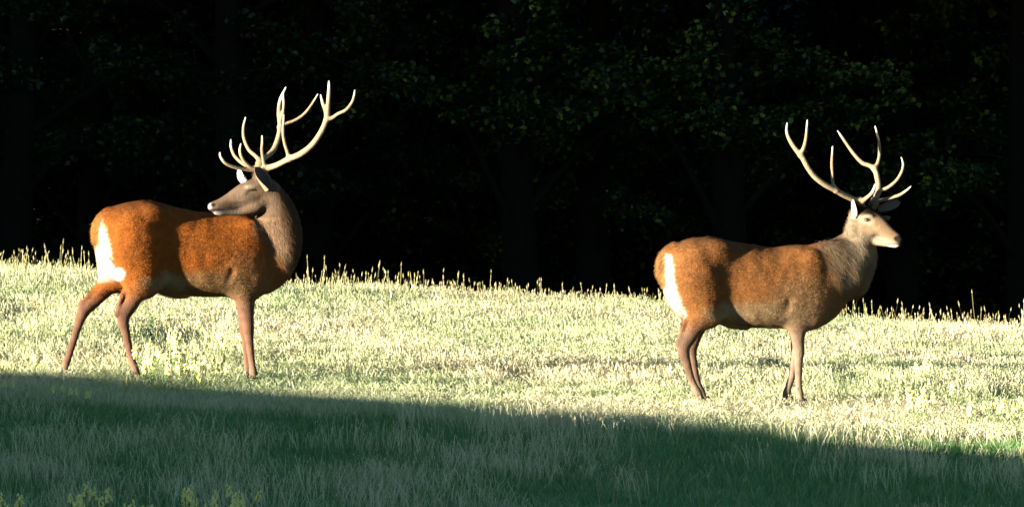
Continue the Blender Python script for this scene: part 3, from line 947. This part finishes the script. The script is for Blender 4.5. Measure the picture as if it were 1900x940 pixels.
    for (rows, la) in ((near_h, -.135), (far_h, .13), (near_f, -.115), (far_f, .115)):
        r = rows[-1]
        V, Q = hoof_mesh(S.side(r[0] + 2, r[1], la), f, l)
        V[:, 2] = np.maximum(V[:, 2], gz(V[:, 0], V[:, 1]) - 0.01) if False else V[:, 2]
        add_part(root, "hoof", V, Q, M['hoof'])
    return root

# ------------------------------------------------------------------ the stag that looks ahead
def build_stag_ahead():
    S = Stag(1400, math.radians(18))
    root = empty("red_deer_stag", (float(S.X0), 0.05, float(gz(S.X0, 0.05))))
    tag(root, "brown stag with shade painted on its crown and wide pale antlers gazing ahead, its neck raised", "deer", "red deer stags")
    f, l = S.f, S.l
    F = Field((0.72, -0.95, 0.15), (3.20, 0.95, 2.15), 0.0085)
    F.loft(S.o, f, l, S.stations([
        (1226, 490, 512, .02), (1233, 471, 535, .085), (1248, 457, 562, .14), (1270, 446, 578, .175), (1297, 440, 586, .19), (1325, 440, 592, .195),
        (1352, 446.5, 600, .20), (1390, 452.5, 607, .222), (1430, 457.5, 608.5, .235), (1468, 455, 608.5, .23), (1500, 457, 607, .21), (1524, 462, 601, .19), (1546, 480, 587, .15), (1562, 512, 562, .05)]))
    for s in (-1, 1):
        F.blob(S.side(1296 if s < 0 else 1280, 522, s * .115), (f, l, UP), (.185, .12, .27), .07)
        F.blob(S.side(1318 if s < 0 else 1298, 570, s * .14), (f, l, UP), (.10, .065, .14), .08)
        F.blob(S.side(1335 if s < 0 else 1318, 466, s * .13), (f, l, UP), (.10, .06, .075), .06)
        F.blob(S.side(1493 if s < 0 else 1470, 528, s * .13), (f, l, UP), (.14, .078, .22), .09)
        F.blob(S.side(1500 if s < 0 else 1480, 568, s * .115), (f, l, UP), (.11, .065, .13), .08)
    F.blob(S.side(1362, 560, -.275), (f, l, UP), (.10, .055, .15), .06, cut=True)
    F.chain(S.rows([(1459, 608, .014, .014), (1462, 585, .014, .014), (1467, 560, .008, .008)], -.248), l, .05, cut=True)
    F.blob(S.side(1548, 480, -.10), (f, l, UP), (.14, .085, .13), .10)
    F.blob(S.side(1312, 505, -.215), (f, l, UP), (.03, .018, .028), .03)
    F.blob(S.side(1510, 500, -.195), (f, l, UP), (.05, .022, .10), .05)
    F.chain(S.rows([(1250, 459, .05, .04), (1236, 470, .045, .042), (1227, 487, .045, .042), (1226, 506, .038, .036), (1231, 522, .026, .026), (1236, 534, .012, .013)], 0.0), l, .035)
    near_h = [(1290, 525, .10, .19), (1303, 562, .085, .125), (1294, 592, .055, .085), (1284, 616, .043, .062), (1270, 638, .037, .055), (1269, 654, .034, .044),
              (1274, 672, .028, .033), (1281, 698, .025, .028), (1289, 717, .025, .027), (1295, 729, .030, .031), (1299, 738, .027, .028)]
    F.chain(S.rows(near_h, -.125), l, .035)
    F.chain(S.rows([(1273, 592, .022, .02), (1265, 615, .015, .016), (1258, 638, .02, .022)], -.125), l, .012)
    far_h = [(1285, 530, .09, .16), (1300, 570, .07, .10), (1297, 598, .048, .07), (1291, 620, .04, .054), (1283, 640, .035, .05), (1283, 656, .032, .04),
             (1287, 674, .027, .03), (1291, 698, .025, .027), (1296, 715, .025, .026), (1301, 726, .029, .03), (1304, 734, .026, .027)]
    F.chain(S.rows(far_h, .12), l, .03)
    near_f = [(1481, 550, .085, .12), (1480, 582, .075, .098), (1480, 612, .048, .066), (1481, 636, .040, .048), (1482, 652, .041, .044), (1481.5, 668, .031, .034),
              (1481.5, 696, .025, .027), (1482, 718, .025, .026), (1483.5, 730, .030, .031), (1485, 739, .027, .028)]
    F.chain(S.rows(near_f, -.11), l, .035)
    far_f = [(1482, 575, .06, .09), (1480, 612, .045, .062), (1478, 640, .038, .045), (1477, 656, .039, .042), (1474, 674, .03, .032), (1469, 698, .025, .026), (1463, 717, .025, .026), (1460, 727, .029, .03), (1459, 735, .026, .027)]
    F.chain(S.rows(far_f, .11), l, .03)
    D = lambda px: ((px - 1400) / 250.0) * math.tan(S.psi)
    neck = [(1500, 540, D(1500), .20, .25), (1530, 520, D(1530), .195, .235), (1558, 496, D(1558), .18, .205), (1580, 475, D(1580) - .01, .155, .172), (1592, 454, D(1592) - .02, .13, .140), (1597, 434, D(1597) - .03, .10, .115), (1600, 414, D(1600) - .03, .085, .092)]
    hdr = lambda lst: np.array([[*P(a, b, y), wa, wb] for (a, b, y, wa, wb) in lst])
    F.chain(hdr(neck), norm(l + np.array([0.12, 0, 0])), .05)
    for (a, b, y, r) in [(1606, 500, .20, .05), (1598, 520, .20, .05), (1612, 478, .20, .045), (1590, 528, .16, .045), (1583, 505, .12, .05)]:
        F.blob(P(a, b, y), (np.array([1., 0, 0]), np.array([0, 1., 0]), UP), (r, r, r * 1.7), .05)
    y0 = D(1600) - .03
    hf = norm(P(1668, 444, y0 - .17) - P(1602, 404, y0)); hl = norm(np.cross(UP, hf))
    F.chain(hdr([(1599, 400, y0 + .01, .074, .080), (1610, 406, y0 - .015, .082, .080), (1622, 414, y0 - .045, .072, .076), (1634, 423, y0 - .08, .055, .066), (1646, 431.5, y0 - .11, .046, .054), (1656, 438, y0 - .135, .043, .045), (1664, 442.5, y0 - .155, .041, .037), (1669, 444.5, y0 - .168, .032, .026)]), hl, .03)
    F.chain(hdr([(1602, 432, y0 - .01, .052, .055), (1616, 444, y0 - .04, .042, .038), (1634, 449.5, y0 - .08, .032, .027), (1650, 452.5, y0 - .115, .028, .022), (1662, 454.5, y0 - .145, .029, .019), (1667, 454, y0 - .16, .022, .014)]), hl, .02)
    near_off = lambda t: y0 + t
    F.chain(hdr([(1672, 452, y0 - .205, .005, .005), (1662, 452.5, y0 - .19, .005, .005), (1646, 452.5, y0 - .155, .005, .005)]), hl, .006, cut=True)
    F.blob(P(1663, 442, y0 - .195), (hf, hl, UP), (.012, .012, .010), .008, cut=True)
    F.blob(P(1672, 443, y0 - .165), (hf, hl, UP), (.012, .012, .010), .008, cut=True)
    F.blob(P(1609, 401, y0 - .088), (hf, hl, UP), (.042, .020, .016), .025)
    F.blob(P(1642, 404, y0 + .04), (hf, hl, UP), (.042, .020, .016), .025)
    F.blob(P(1614, 428, y0 - .085), (hf, hl, UP), (.05, .022, .032), .03)
    F.chain(hdr([(1598, 392, y0 - .03, .022, .024), (1597, 378, y0 - .045, .022, .024)]), hl, .02)
    F.chain(hdr([(1619, 390, y0 + .035, .022, .024), (1623, 377, y0 + .05, .022, .024)]), hl, .02)
    F.chain(S.rows([(1335, 592, .035, .035), (1360, 602, .03, .03), (1385, 608, .016, .014)], 0.0), l, .03)
    v, q = F.skin(3)
    px, py = to_px(v)
    v = hide_relief(v, q, px, py, 61, np.where((py < 462) & (px > 1574), .25, np.where(py > 635, .3, 1.0)))
    lat = (v - S.o) @ l
    c = np.tile(np.array([0.33, 0.13, 0.036]), (len(v), 1))
    c = blend(c, (1 - sstep(442, 480, py)) * .8, (0.25, 0.105, 0.036))
    c = blend(c, ell(px, py, 1425, 588, 100, 26, .5, 2) * 0.8, (0.36, 0.25, 0.13))
    c = blend(c, ell(px, py, 1352, 594, 36, 15, .5, 20) * 0.8, (0.42, 0.31, 0.18))
    c = blend(c, ell(px, py, 1495, 570, 62, 50, .6) * 0.6, (0.34, 0.22, 0.11))
    c = blend(c, ell(px, py, 1358, 580, 22, 12, .5, 45) * .8, (0.46, 0.37, 0.23))
    legs = sstep(580, 632, py)
    c = blend(c, legs * 0.85, (0.21, 0.14, 0.095))
    c = blend(c, sstep(690, 735, py) * 0.55, (0.38, 0.30, 0.21))
    c = blend(c, sstep(600, 650, py) * (px > 1430) * 0.6, (0.40, 0.31, 0.21))
    xr = np.interp(py, [466, 474, 503, 537, 580, 596], [1240, 1247, 1249.5, 1256, 1272, 1269]) + 6 * (vnoise(px * .3, py * .3, 32) - .5)
    patch = (1 - sstep(-6, 6, px - xr)) * sstep(466, 474, py) * (1 - sstep(578, 596, py))
    c = blend(c, patch, (1.0, 0.86, 0.62))
    tail = ell(px, py, 1226, 495, 14, 42, .2, -6) * (np.abs(lat) < .065)
    c = blend(c, tail, (0.36, 0.175, 0.055))
    nk = sstep(-16, 18, (px - 1540) * 0.8 + (500 - py) * 0.35) * (py < 556) * (px > 1515)
    c = blend(c, nk * (1 - sstep(530, 552, py) * .5), (0.31, 0.205, 0.115))
    c = blend(c, nk * ell(px, py, 1600, 440, 26, 44, .7) * .7, (0.40, 0.31, 0.20))
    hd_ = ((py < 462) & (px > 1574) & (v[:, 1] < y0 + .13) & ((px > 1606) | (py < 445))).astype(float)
    c = blend(c, hd_ * sstep(1588, 1608, px), (0.28, 0.195, 0.11))
    c = blend(c, hd_ * ell(px, py, 1636, 448, 34, 8, .5, 14) * .8, (0.44, 0.36, 0.25))
    c = blend(c, hd_ * ell(px, py, 1645, 424, 26, 9, .5, 36) * .8, (0.22, 0.13, 0.07))
    c = blend(c, hd_ * ell(px, py, 1609, 408, 13, 9, .5) * .4, (0.55, 0.46, 0.33))
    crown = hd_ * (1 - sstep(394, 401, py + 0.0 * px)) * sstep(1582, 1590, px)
    c = blend(c, crown, (0.022, 0.015, 0.010))  # ear and antler shadow painted into the coat on the crown
    c = blend(c, hd_ * ell(px, py, 1671, 443.5, 11, 8, .3), (0.03, 0.024, 0.022))
    c = blend(c, hd_ * ell(px, py, 1664, 442, 4.5, 4, .3), (0.015, 0.012, 0.012))
    c = blend(c, hd_ * ell(px, py, 1660, 452.8, 15, 1.6, .4, 0), (0.05, 0.035, 0.03))
    c = blend(c, hd_ * ell(px, py, 1658, 457.5, 11, 3.6, .4, 0), (0.74, 0.68, 0.56))
    c = blend(c, hd_ * ell(px, py, 1609.5, 407.5, 6.5, 3.8, .3, 8), (0.05, 0.03, 0.02))
    c *= (0.36 + 0.13 * vnoise(px * 0.12, py * 0.12, 22))[:, None]
    flow = np.tile(-f * 0.9 - UP * 0.55, (len(v), 1))
    flow = np.where((legs > .5)[:, None], -UP - f * .1, flow)
    flow = np.where((nk > .4)[:, None], -UP * 1.0 + np.array([0.15, 0, 0]), flow)
    flow = np.where((hd_ > .5)[:, None], -hf - UP * 0.2, flow)
    ln = np.full(len(v), 0.024)
    ln = np.where(nk > .4, 0.05, ln)
    ln = np.where(legs > .6, 0.008, ln)
    ln = np.where((hd_ > .5) & (px > 1596), 0.007, ln)
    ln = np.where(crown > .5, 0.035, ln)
    ln = np.where((px > 1655) & (hd_ > .5), 0.0, ln)
    ln = np.where((ell(px, py, 1609.5, 407.5, 10, 7, .1) > .3) & (hd_ > .5), 0.0, ln)
    ln = np.where(tail > .5, 0.035, ln)
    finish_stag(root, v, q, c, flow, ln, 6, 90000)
    V, Q, K = ear_mesh(P(1586, 404, y0 - .055), P(1581, 365, y0 - .09), [0.93, 0.05, 0.10], .105, (0.34, 0.29, 0.22), (0.07, 0.055, 0.045))
    add_part(root, "ear", V, Q, M['hair'], K)
    V, Q, K = ear_mesh(P(1632, 388, y0 + .07), P(1671, 374, y0 + .16), [0.25, -0.95, 0.15], .09, (0.16, 0.11, 0.075), (0.09, 0.07, 0.06))
    add_part(root, "ear", V, Q, M['hair'], K)
    V, Q = sphere_mesh(P(1609.5, 407.5, y0 - .096), .017, sc=(1.25, .8, .75))
    add_part(root, "eye", V, Q, M['eye'])
    V, Q = sphere_mesh(P(1646, 407.5, y0 + .035), .011, sc=(1.0, .8, .8))
    add_part(root, "eye", V, Q, M['eye'])
    a = y0
    right = [[(1600, 384, a - .03, .027), (1596, 375, a - .045, .027), (1584, 370, a - .08, .023), (1566, 362, a - .13, .022), (1549, 352, a - .18, .0225), (1530, 342, a - .225, .022), (1512, 328, a - .26, .0215), (1499, 311, a - .28, .021), (1488, 291, a - .285, .021), (1478, 279, a - .28, .019), (1467, 263, a - .27, .016), (1460, 246, a - .26, .012), (1460.5, 228, a - .25, .006)],
             [(1485, 288, a - .285, .018), (1492, 272, a - .29, .0145), (1496, 252, a - .29, .012), (1498, 223, a - .285, .006)],
             [(1551, 353, a - .175, .018), (1545, 338, a - .18, .0135), (1544, 318, a - .18, .012), (1543.5, 300, a - .175, .011), (1545, 272, a - .165, .006)],
             [(1597, 376, a - .05, .024), (1608, 367, a - .10, .016), (1617, 359, a - .14, .014), (1622, 350, a - .165, .012), (1624, 342, a - .175, .007)]]
    V, Q, K = antler_mesh(right)
    add_part(root, "antler", V, Q, M['antler'], K)
    left = [[(1620, 386, a + .035, .027), (1623, 376, a + .05, .027), (1627, 363, a + .08, .023), (1630, 348, a + .12, .022), (1628, 331, a + .16, .0215), (1623, 314, a + .19, .021), (1613, 307, a + .20, .018), (1600, 302, a + .205, .0165), (1584, 285, a + .21, .0145), (1567, 261, a + .205, .012), (1554.5, 243, a + .20, .006)],
            [(1622, 314, a + .19, .018), (1629, 301, a + .21, .0145), (1632, 284, a + .22, .013), (1630.5, 261, a + .225, .011), (1624, 234.5, a + .225, .006)],
            [(1626, 362, a + .075, .019), (1635, 353, a + .07, .0145), (1648, 347.5, a + .06, .0135), (1664, 334, a + .05, .0125), (1674, 316, a + .04, .011), (1675.5, 303, a + .035, .009), (1672.5, 292, a + .03, .005)],
            [(1623, 377, a + .05, .021), (1632, 373, a + .025, .015), (1645, 368.5, a - .01, .014), (1667, 362.5, a - .05, .0125), (1681, 354, a - .07, .010), (1690.5, 345.6, a - .08, .005)]]
    V, Q, K = antler_mesh(left)
    add_part(root, "antler", V, Q, M['antler'], K)
    for (rows, la) in ((near_h, -.125), (far_h, .12), (near_f, -.11), (far_f, .11)):
        r = rows[-1]
        V, Q = hoof_mesh(S.side(r[0] + 2, r[1], la), f, l)
        add_part(root, "hoof", V, Q, M['hoof'])
    return root

stag_back = build_stag_back()
stag_ahead = build_stag_ahead()

# ------------------------------------------------------------------ the wood behind the meadow
def tube(path, radii, sides=8):
    path = np.asarray(path, float); n = len(path)
    d = np.gradient(path, axis=0); d /= np.linalg.norm(d, axis=1)[:, None]
    ref = np.array([0.3, 0.9, 0.2]); V = []
    for i in range(n):
        u = norm(np.cross(d[i], ref)); w = np.cross(d[i], u)
        for j in range(sides):
            a = 2 * math.pi * j / sides
            V.append(path[i] + (u * math.cos(a) + w * math.sin(a)) * radii[i])
    idx = np.arange(n * sides).reshape(n, sides)
    nx = np.roll(idx, -1, axis=1)
    Q = np.stack([idx[:-1], nx[:-1], nx[1:], idx[1:]], -1).reshape(-1, 4)
    return np.array(V), Q

def leaves(centers, spread, n, size, seed, droop=0.3):
    r = np.random.default_rng(seed)
    ci = r.integers(len(centers), size=n)
    dirs = r.normal(0, 1, (n, 3)); dirs /= np.linalg.norm(dirs, axis=1)[:, None]
    p = centers[ci] + dirs * spread[ci][:, None] * (r.random((n, 1)) ** 0.45) * np.array([1, 1, 0.6])
    nrm = r.normal(0, 0.55, (n, 3)) + np.array([0, -0.25, 0.9]); nrm /= np.linalg.norm(nrm, axis=1)[:, None]
    ax = r.normal(0, 1, (n, 3)); ax[:, 2] -= droop
    ax -= nrm * np.sum(ax * nrm, 1)[:, None]; ax /= np.linalg.norm(ax, axis=1)[:, None]
    sd_ = np.cross(nrm, ax)
    L = size * r.uniform(0.6, 1.3, (n, 1)); Wd = L * r.uniform(0.32, 0.46, (n, 1))
    fold = nrm * L * 0.08
    V = np.stack([p - ax * L * .5, p - ax * L * .05 + sd_ * Wd + fold, p + ax * L * .5, p - ax * L * .05 - sd_ * Wd + fold], 1).reshape(-1, 3)
    Q = np.arange(4 * n).reshape(n, 4)
    return V, Q

def tree_meshes(seed, height, skirt, spread, nleaf):
    """trunk with limbs, and a crown of leaf clumps hung on them; skirt is the height of the lowest leaves"""
    r = np.random.default_rng(seed)
    lean = r.normal(0, 0.25, 2)
    tp = np.array([[lean[0] * t * t + 0.08 * math.sin(5 * t + seed), lean[1] * t * t, height * t * 0.85 - 0.4] for t in np.linspace(0, 1, 12)])
    tr = 0.26 * (1 - np.linspace(0, 1, 12)) ** 0.8 + 0.03
    tr[0] *= 1.5
    Vs, Qs = tube(tp, tr, 10); Vs = [Vs]; Qs = [Qs]; nv = len(Vs[0])
    cen, spr = [], []
    for k in range(26):
        t = 0.24 + 0.72 * (k / 25)
        b = np.array([np.interp(t, np.linspace(0, 1, 12), tp[:, i]) for i in range(3)])
        az = k * 2.4 + r.normal(0, 0.4)
        reach = spread * (1 - 0.55 * max(0, (t - 0.35)) / 0.65) * r.uniform(0.7, 1.15)
        drop = r.uniform(0.0, 0.9) if t < 0.5 else r.uniform(-0.4, 0.3)
        e = b + np.array([math.cos(az) * reach, math.sin(az) * reach, 0.55 * reach * (1 - drop) - drop * 1.0])
        e[2] = max(e[2], skirt + r.uniform(0, 0.7))
        m = (b + e) / 2 + np.array([0, 0, 0.35 * reach * 0.5])
        path = catmull([b, m, e], 4)
        v, q_ = tube(path, np.linspace(0.07 * (1.1 - t), 0.012, len(path)), 6)
        Vs.append(v); Qs.append(q_ + nv); nv += len(v)
        for u in (0.45, 0.62, 0.78, 0.92, 1.02):
            pnt = path[min(int(u * (len(path) - 1)), len(path) - 1)] + r.normal(0, 0.22, 3) * np.array([1, 1, .6])
            pnt[2] = max(pnt[2], skirt + r.uniform(0, 0.5))
            cen.append(pnt); spr.append(r.uniform(0.18, 0.48))
    lv, lq = leaves(np.array(cen), np.array(spr), nleaf, 0.095, seed + 100)
    return (np.concatenate(Vs), np.concatenate(Qs)), (lv, lq)

TREE_LABEL = "tall tree with dim green leaf clusters in the wood behind the stag looking ahead"
def high_canopy(seed, n, rx, ry, z0, z1):
    """the closed upper crown above the lower branches"""
    r = np.random.default_rng(seed)
    c = np.stack([r.uniform(-rx, rx, 90), r.uniform(-ry, ry, 90), r.uniform(z0, z1, 90)], -1)
    c = c[(c[:, 0] / rx) ** 2 + (c[:, 1] / ry) ** 2 < 1]
    return leaves(c, r.uniform(0.7, 1.2, len(c)), n, 0.24, seed + 300, 0.1)

variants = []
for i in range(4):
    (tv, tq), (lv, lq) = tree_meshes(40 + i, 12.5 + i * 0.8, 3.0 + 0.5 * (i % 3), 2.7, 15000)
    hv, hq = high_canopy(60 + i, 9000, 5.2, 5.2, 7.2, 11.5)
    lv = np.concatenate([lv, hv]); lq = np.concatenate([lq, hq + len(lq) * 4])
    variants.append((mesh_data("trunk", tv, tq, M['bark']), mesh_data("crown", lv, lq, M['leaf'], False)))
# trees branched down to the ground, deep in the wood
for i in range(2):
    (tv, tq), (lv, lq) = tree_meshes(50 + i, 10.0 + i, 0.2, 2.6, 10000)
    r_ = np.random.default_rng(90 + i)
    cc = np.stack([r_.uniform(-2.6, 2.6, 120), r_.uniform(-1.2, 1.2, 120), r_.uniform(0.3, 9.5, 120)], -1)
    bv, bq = leaves(cc, r_.uniform(0.5, 0.9, 120), 14000, 0.16, 95 + i)
    lv = np.concatenate([lv, bv]); lq = np.concatenate([lq, bq + len(lq) * 4])
    variants.append((mesh_data("trunk", tv, tq, M['bark']), mesh_data("crown", lv, lq, M['leaf'], False)))
shaded_crowns = []
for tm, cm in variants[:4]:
    d_ = cm.copy(); d_.materials[0] = M['shaded_leaf']; shaded_crowns.append(d_)
rt = random.Random(5)
spots = []
for row, (yy, step, off) in enumerate([(33.5, 3.7, 0.0), (37.5, 4.2, 1.7), (42.0, 4.6, 0.4), (46.0, 3.6, 1.2), (49.5, 3.6, 0.2), (53.5, 3.4, 1.0), (57.5, 3.4, 0.0)]):
    n = 14
    for k in range(-n // 2, n // 2 + 1):
        spots.append((row, k * step + off + rt.uniform(-0.8, 0.8), yy + rt.uniform(-1.0, 1.0)))
for i, (row, x, y) in enumerate(spots):
    if abs(x) > (y - CAM_Y) * 0.097 + 9.5: continue
    t = empty("broadleaf_tree", (x, y, float(gz(x, y)) + 0.04), rt.uniform(0, 6.28) if row < 3 else rt.choice([0, 3.14]) + rt.uniform(-.3, .3))
    if row > 2: tag(t, "leafy tree branched down to the ground, deep in the wood behind the taller trunks", "tree", "low-branched trees deep in the wood")
    elif x < -2.2: tag(t, "tall tree with deep shade painted into its leaves in the wood behind the stag looking back", "tree", "shade-painted trees of the wood")
    else: tag(t, TREE_LABEL, "tree", "green-leaved trees of the wood")
    tm, cm = variants[(i * 3 + i // 4) % 4] if row < 3 else variants[4 + i % 2]
    if row < 3 and x < -2.2:           # same crowns, deep shade painted into the leaf colour at this end
        cm = shaded_crowns[(i * 3 + i // 4) % 4]
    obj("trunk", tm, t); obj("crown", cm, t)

# ------------------------------------------------------------------ wild flowers and weeds
def join(parts):
    V = []; Q = []; n = 0
    for v, q in parts:
        V.append(v); Q.append(np.asarray(q) + n); n += len(v)
    return np.concatenate(V), np.concatenate(Q)

def blossom(c, r, rng):
    """a lipped flower: an upper hood, two lower lobes and a spur"""
    a = rng.uniform(0, 6.28); out = np.array([math.cos(a), math.sin(a), 0.1])
    sd_ = np.array([-math.sin(a), math.cos(a), 0])
    parts = []
    for (o, u, s, k) in ((0.35, 0.55, 0, .62), (0.6, -0.25, .45, .55), (0.6, -0.25, -.45, .55)):
        v, q = sphere_mesh((0, 0, 0), 1.0, 7, 4)
        v = v * np.array([.75, .75, 1.0]) * r * k + c + out * r * o + UP * r * u + sd_ * r * s
        parts.append((v, q))
    return join(parts)

def flower_meshes(seed, h, spikes, nb, br):
    rng = np.random.default_rng(seed)
    stems = []; heads = []; lv = []
    for s in range(spikes):
        a = rng.uniform(0, 6.28); d = rng.uniform(0.0, 0.10) * (spikes > 1)
        top = np.array([math.cos(a) * d * 1.6, math.sin(a) * d * 1.6, h * rng.uniform(0.78, 1.05)])
        path = catmull([(math.cos(a) * d * .4, math.sin(a) * d * .4, -0.02), top * np.array([.6, .6, .5]), top], 4)
        stems.append(tube(path, np.linspace(.004, .002, len(path)), 5))
        for t in np.linspace(0.15, 0.75, 9):
            i = min(int(t * (len(path) - 1)), len(path) - 2); p = path[i] + (path[i + 1] - path[i]) * (t * (len(path) - 1) - i)
            az = rng.uniform(0, 6.28); L = rng.uniform(.03, .055)
            dr = np.array([math.cos(az), math.sin(az), .5]); w = np.array([-math.sin(az), math.cos(az), 0]) * .005
            lv.append((np.array([p - w * .5, p + dr * L * .5 - w, p + dr * L, p + dr * L * .5 + w]), np.array([[0, 1, 2, 3]])))
        bl = []
        for k in range(nb):
            u = k / max(nb - 1, 1)
            az = k * 2.4
            bl.append(blossom(top + np.array([math.cos(az), math.sin(az), 0]) * br * .9 * (1 - .5 * u) + UP * (u - .75) * nb * br * .55, br * (1 - .35 * u), rng))
        heads.append(join(bl))
    return join(stems), join(lv), heads

fvars = []
for i, (h, sp, nb, br) in enumerate([(.24, 3, 7, .015), (.22, 2, 8, .016), (.26, 4, 6, .015), (.20, 1, 9, .017)]):
    st, lv, hd = flower_meshes(70 + i, h, sp, nb, br)
    fvars.append((mesh_data("stem", *st, M['stem']), mesh_data("leaf", *lv, M['stem'], False), [mesh_data("flower_head", v, q, M['petal']) for v, q in hd]))

def flower(px, py, var, scale, label, group, up=0.22):
    g = ground_hit(px, py, up * scale * 1.2)
    x, y = g[0], g[1]
    o = empty("yellow_wildflower", (x, y, float(gz(x, y))), random.Random(px).uniform(0, 6.28))
    scale *= 1.05
    o.scale = (scale,) * 3
    tag(o, label, "wildflower", group)
    a, b, hs = fvars[var]
    obj("stem", a, o); obj("leaf", b, o)
    for m in hs: obj("flower_head", m, o)

G1 = "flowers under the stag looking back"
L1 = "pale yellow wildflower in sunlit grass below the belly of the stag looking back"
for i, (x, y) in enumerate([(255, 610), (275, 645), (283, 658), (296, 640), (303, 660), (318, 650), (322, 628), (331, 655), (336, 618), (310, 607), (362, 660), (368, 672), (382, 662), (392, 670), (411, 628), (421, 665), (370, 590), (388, 608), (312, 580), (268, 655), (290, 650), (300, 670), (326, 640), (345, 662), (278, 632), (402, 655)]):
    flower(x, y, i % 4, 0.75 + 0.3 * ((i * 7) % 5) / 5, L1, G1)
G2 = "flowers left of the stag looking back"
L2 = "pale yellow wildflower in sunlit grass behind the rump of the stag looking back"
for i, (x, y) in enumerate([(40, 588), (52, 605), (20, 575), (80, 560), (50, 558), (120, 605), (205, 622), (5, 670), (50, 650), (66, 664)]):
    flower(x, y, (i + 1) % 4, 0.6 + 0.25 * ((i * 3) % 4) / 4, L2, G2)
G3 = "flowers before the stag looking ahead"
L3 = "pale yellow wildflower in sunlit grass in front of the stag looking ahead"
for i, (x, y) in enumerate([(1692, 712), (1706, 716), (1714, 728), (1698, 736), (1686, 725), (1665, 715), (1734, 728), (1714, 668), (1718, 678), (1861, 728), (1852, 739), (1870, 746), (1895, 742), (1802, 730), (1770, 708)]):
    flower(x, y, (i + 2) % 4, 0.75 + 0.3 * ((i * 5) % 6) / 6, L3, G3)
G4 = "flowers in the shaded foreground"
L4 = "pale yellow wildflower in the shaded grass of the foreground"
for i, (x, y) in enumerate([(354, 890), (157, 905), (172, 922), (35, 934), (235, 924), (247, 936), (328, 922), (350, 926), (341, 934), (428, 908), (424, 930), (438, 930), (275, 936), (400, 934), (3, 915), (145, 936)]):
    flower(x, y, (i + 3) % 4 if i else 3, 0.85 + 0.2 * ((i * 5) % 6) / 6, L4, G4, .2)
G5 = "flowers at the shadow's edge"
for (x, y) in [(110, 712), (130, 716), (155, 722), (12, 703)]:
    flower(x, y, 1, .6, "small pale wildflower in the shade just below the hind hooves of the stag looking back", G5)

# leafy weeds
def weed_mesh(seed, h, n, L):
    rng = np.random.default_rng(seed); parts = []
    path = catmull([(0, 0, -.02), (rng.normal(0, .01), rng.normal(0, .01), h * .5), (rng.normal(0, .02), rng.normal(0, .02), h)], 6)
    stem = tube(path, np.linspace(.005, .002, len(path)), 5)
    for k in range(n):
        t = 0.12 + 0.88 * k / n
        p = np.array([np.interp(t, np.linspace(0, 1, len(path)), path[:, i]) for i in range(3)])
        az = k * 2.4 + rng.normal(0, .3); l = L * (1.1 - .7 * t) * rng.uniform(.7, 1.2)
        dr = np.array([math.cos(az), math.sin(az), rng.uniform(.1, .8)]); s = np.array([-math.sin(az), math.cos(az), 0]) * l * .22
        m1, m2, e = p + dr * l * .35 + UP * l * .08, p + dr * l * .7 + UP * l * .05, p + dr * l - UP * l * .12
        parts.append((np.array([p - s * .2, p + s * .2, m1 - s, m1 + s, m2 - s * .8, m2 + s * .8, e]), np.array([[0, 1, 3, 2], [2, 3, 5, 4], [4, 5, 6, 6]])))
    return stem, parts

def weed(px, py, seed, h, n, L, label, group=None, up=0.1):
    g = ground_hit(px, py, up)
    st, parts = weed_mesh(seed, h, n, L)
    o = empty("leafy_weed", (g[0], g[1], float(gz(g[0], g[1]))))
    tag(o, label, "weed", group)
    obj("stem", mesh_data("stem", *st, M['stem']), o)
    V = []; Q = []; T = []; k = 0
    for v, q in parts:
        V.append(v); Q += [q[0] + k, q[1] + k]; T.append(q[2][:3] + k); k += len(v)
    obj("foliage", mesh_data("foliage", np.concatenate(V), [np.array(Q), np.array(T)], M['weed'], False), o)

weed(281, 618, 1, .30, 26, .10, "dark green leafy weed growing just in front of the looking-back stag's hind leg", None, .12)
for i, (x, y) in enumerate([(1438, 660), (1450, 640), (1428, 690), (1447, 690)]):
    weed(x, y, 5 + i, .26, 22, .07, "green leafy weed growing behind the front legs of the stag looking ahead", "weeds by the front legs")
for i, (x, y) in enumerate([(1536, 712), (1565, 718), (1582, 708), (1620, 715), (1780, 715), (1825, 715)]):
    weed(x, y, 15 + i, .15, 18, .06, "low green weed in sunlit grass in front of the stag looking ahead", "weeds before the stag looking ahead", .06)
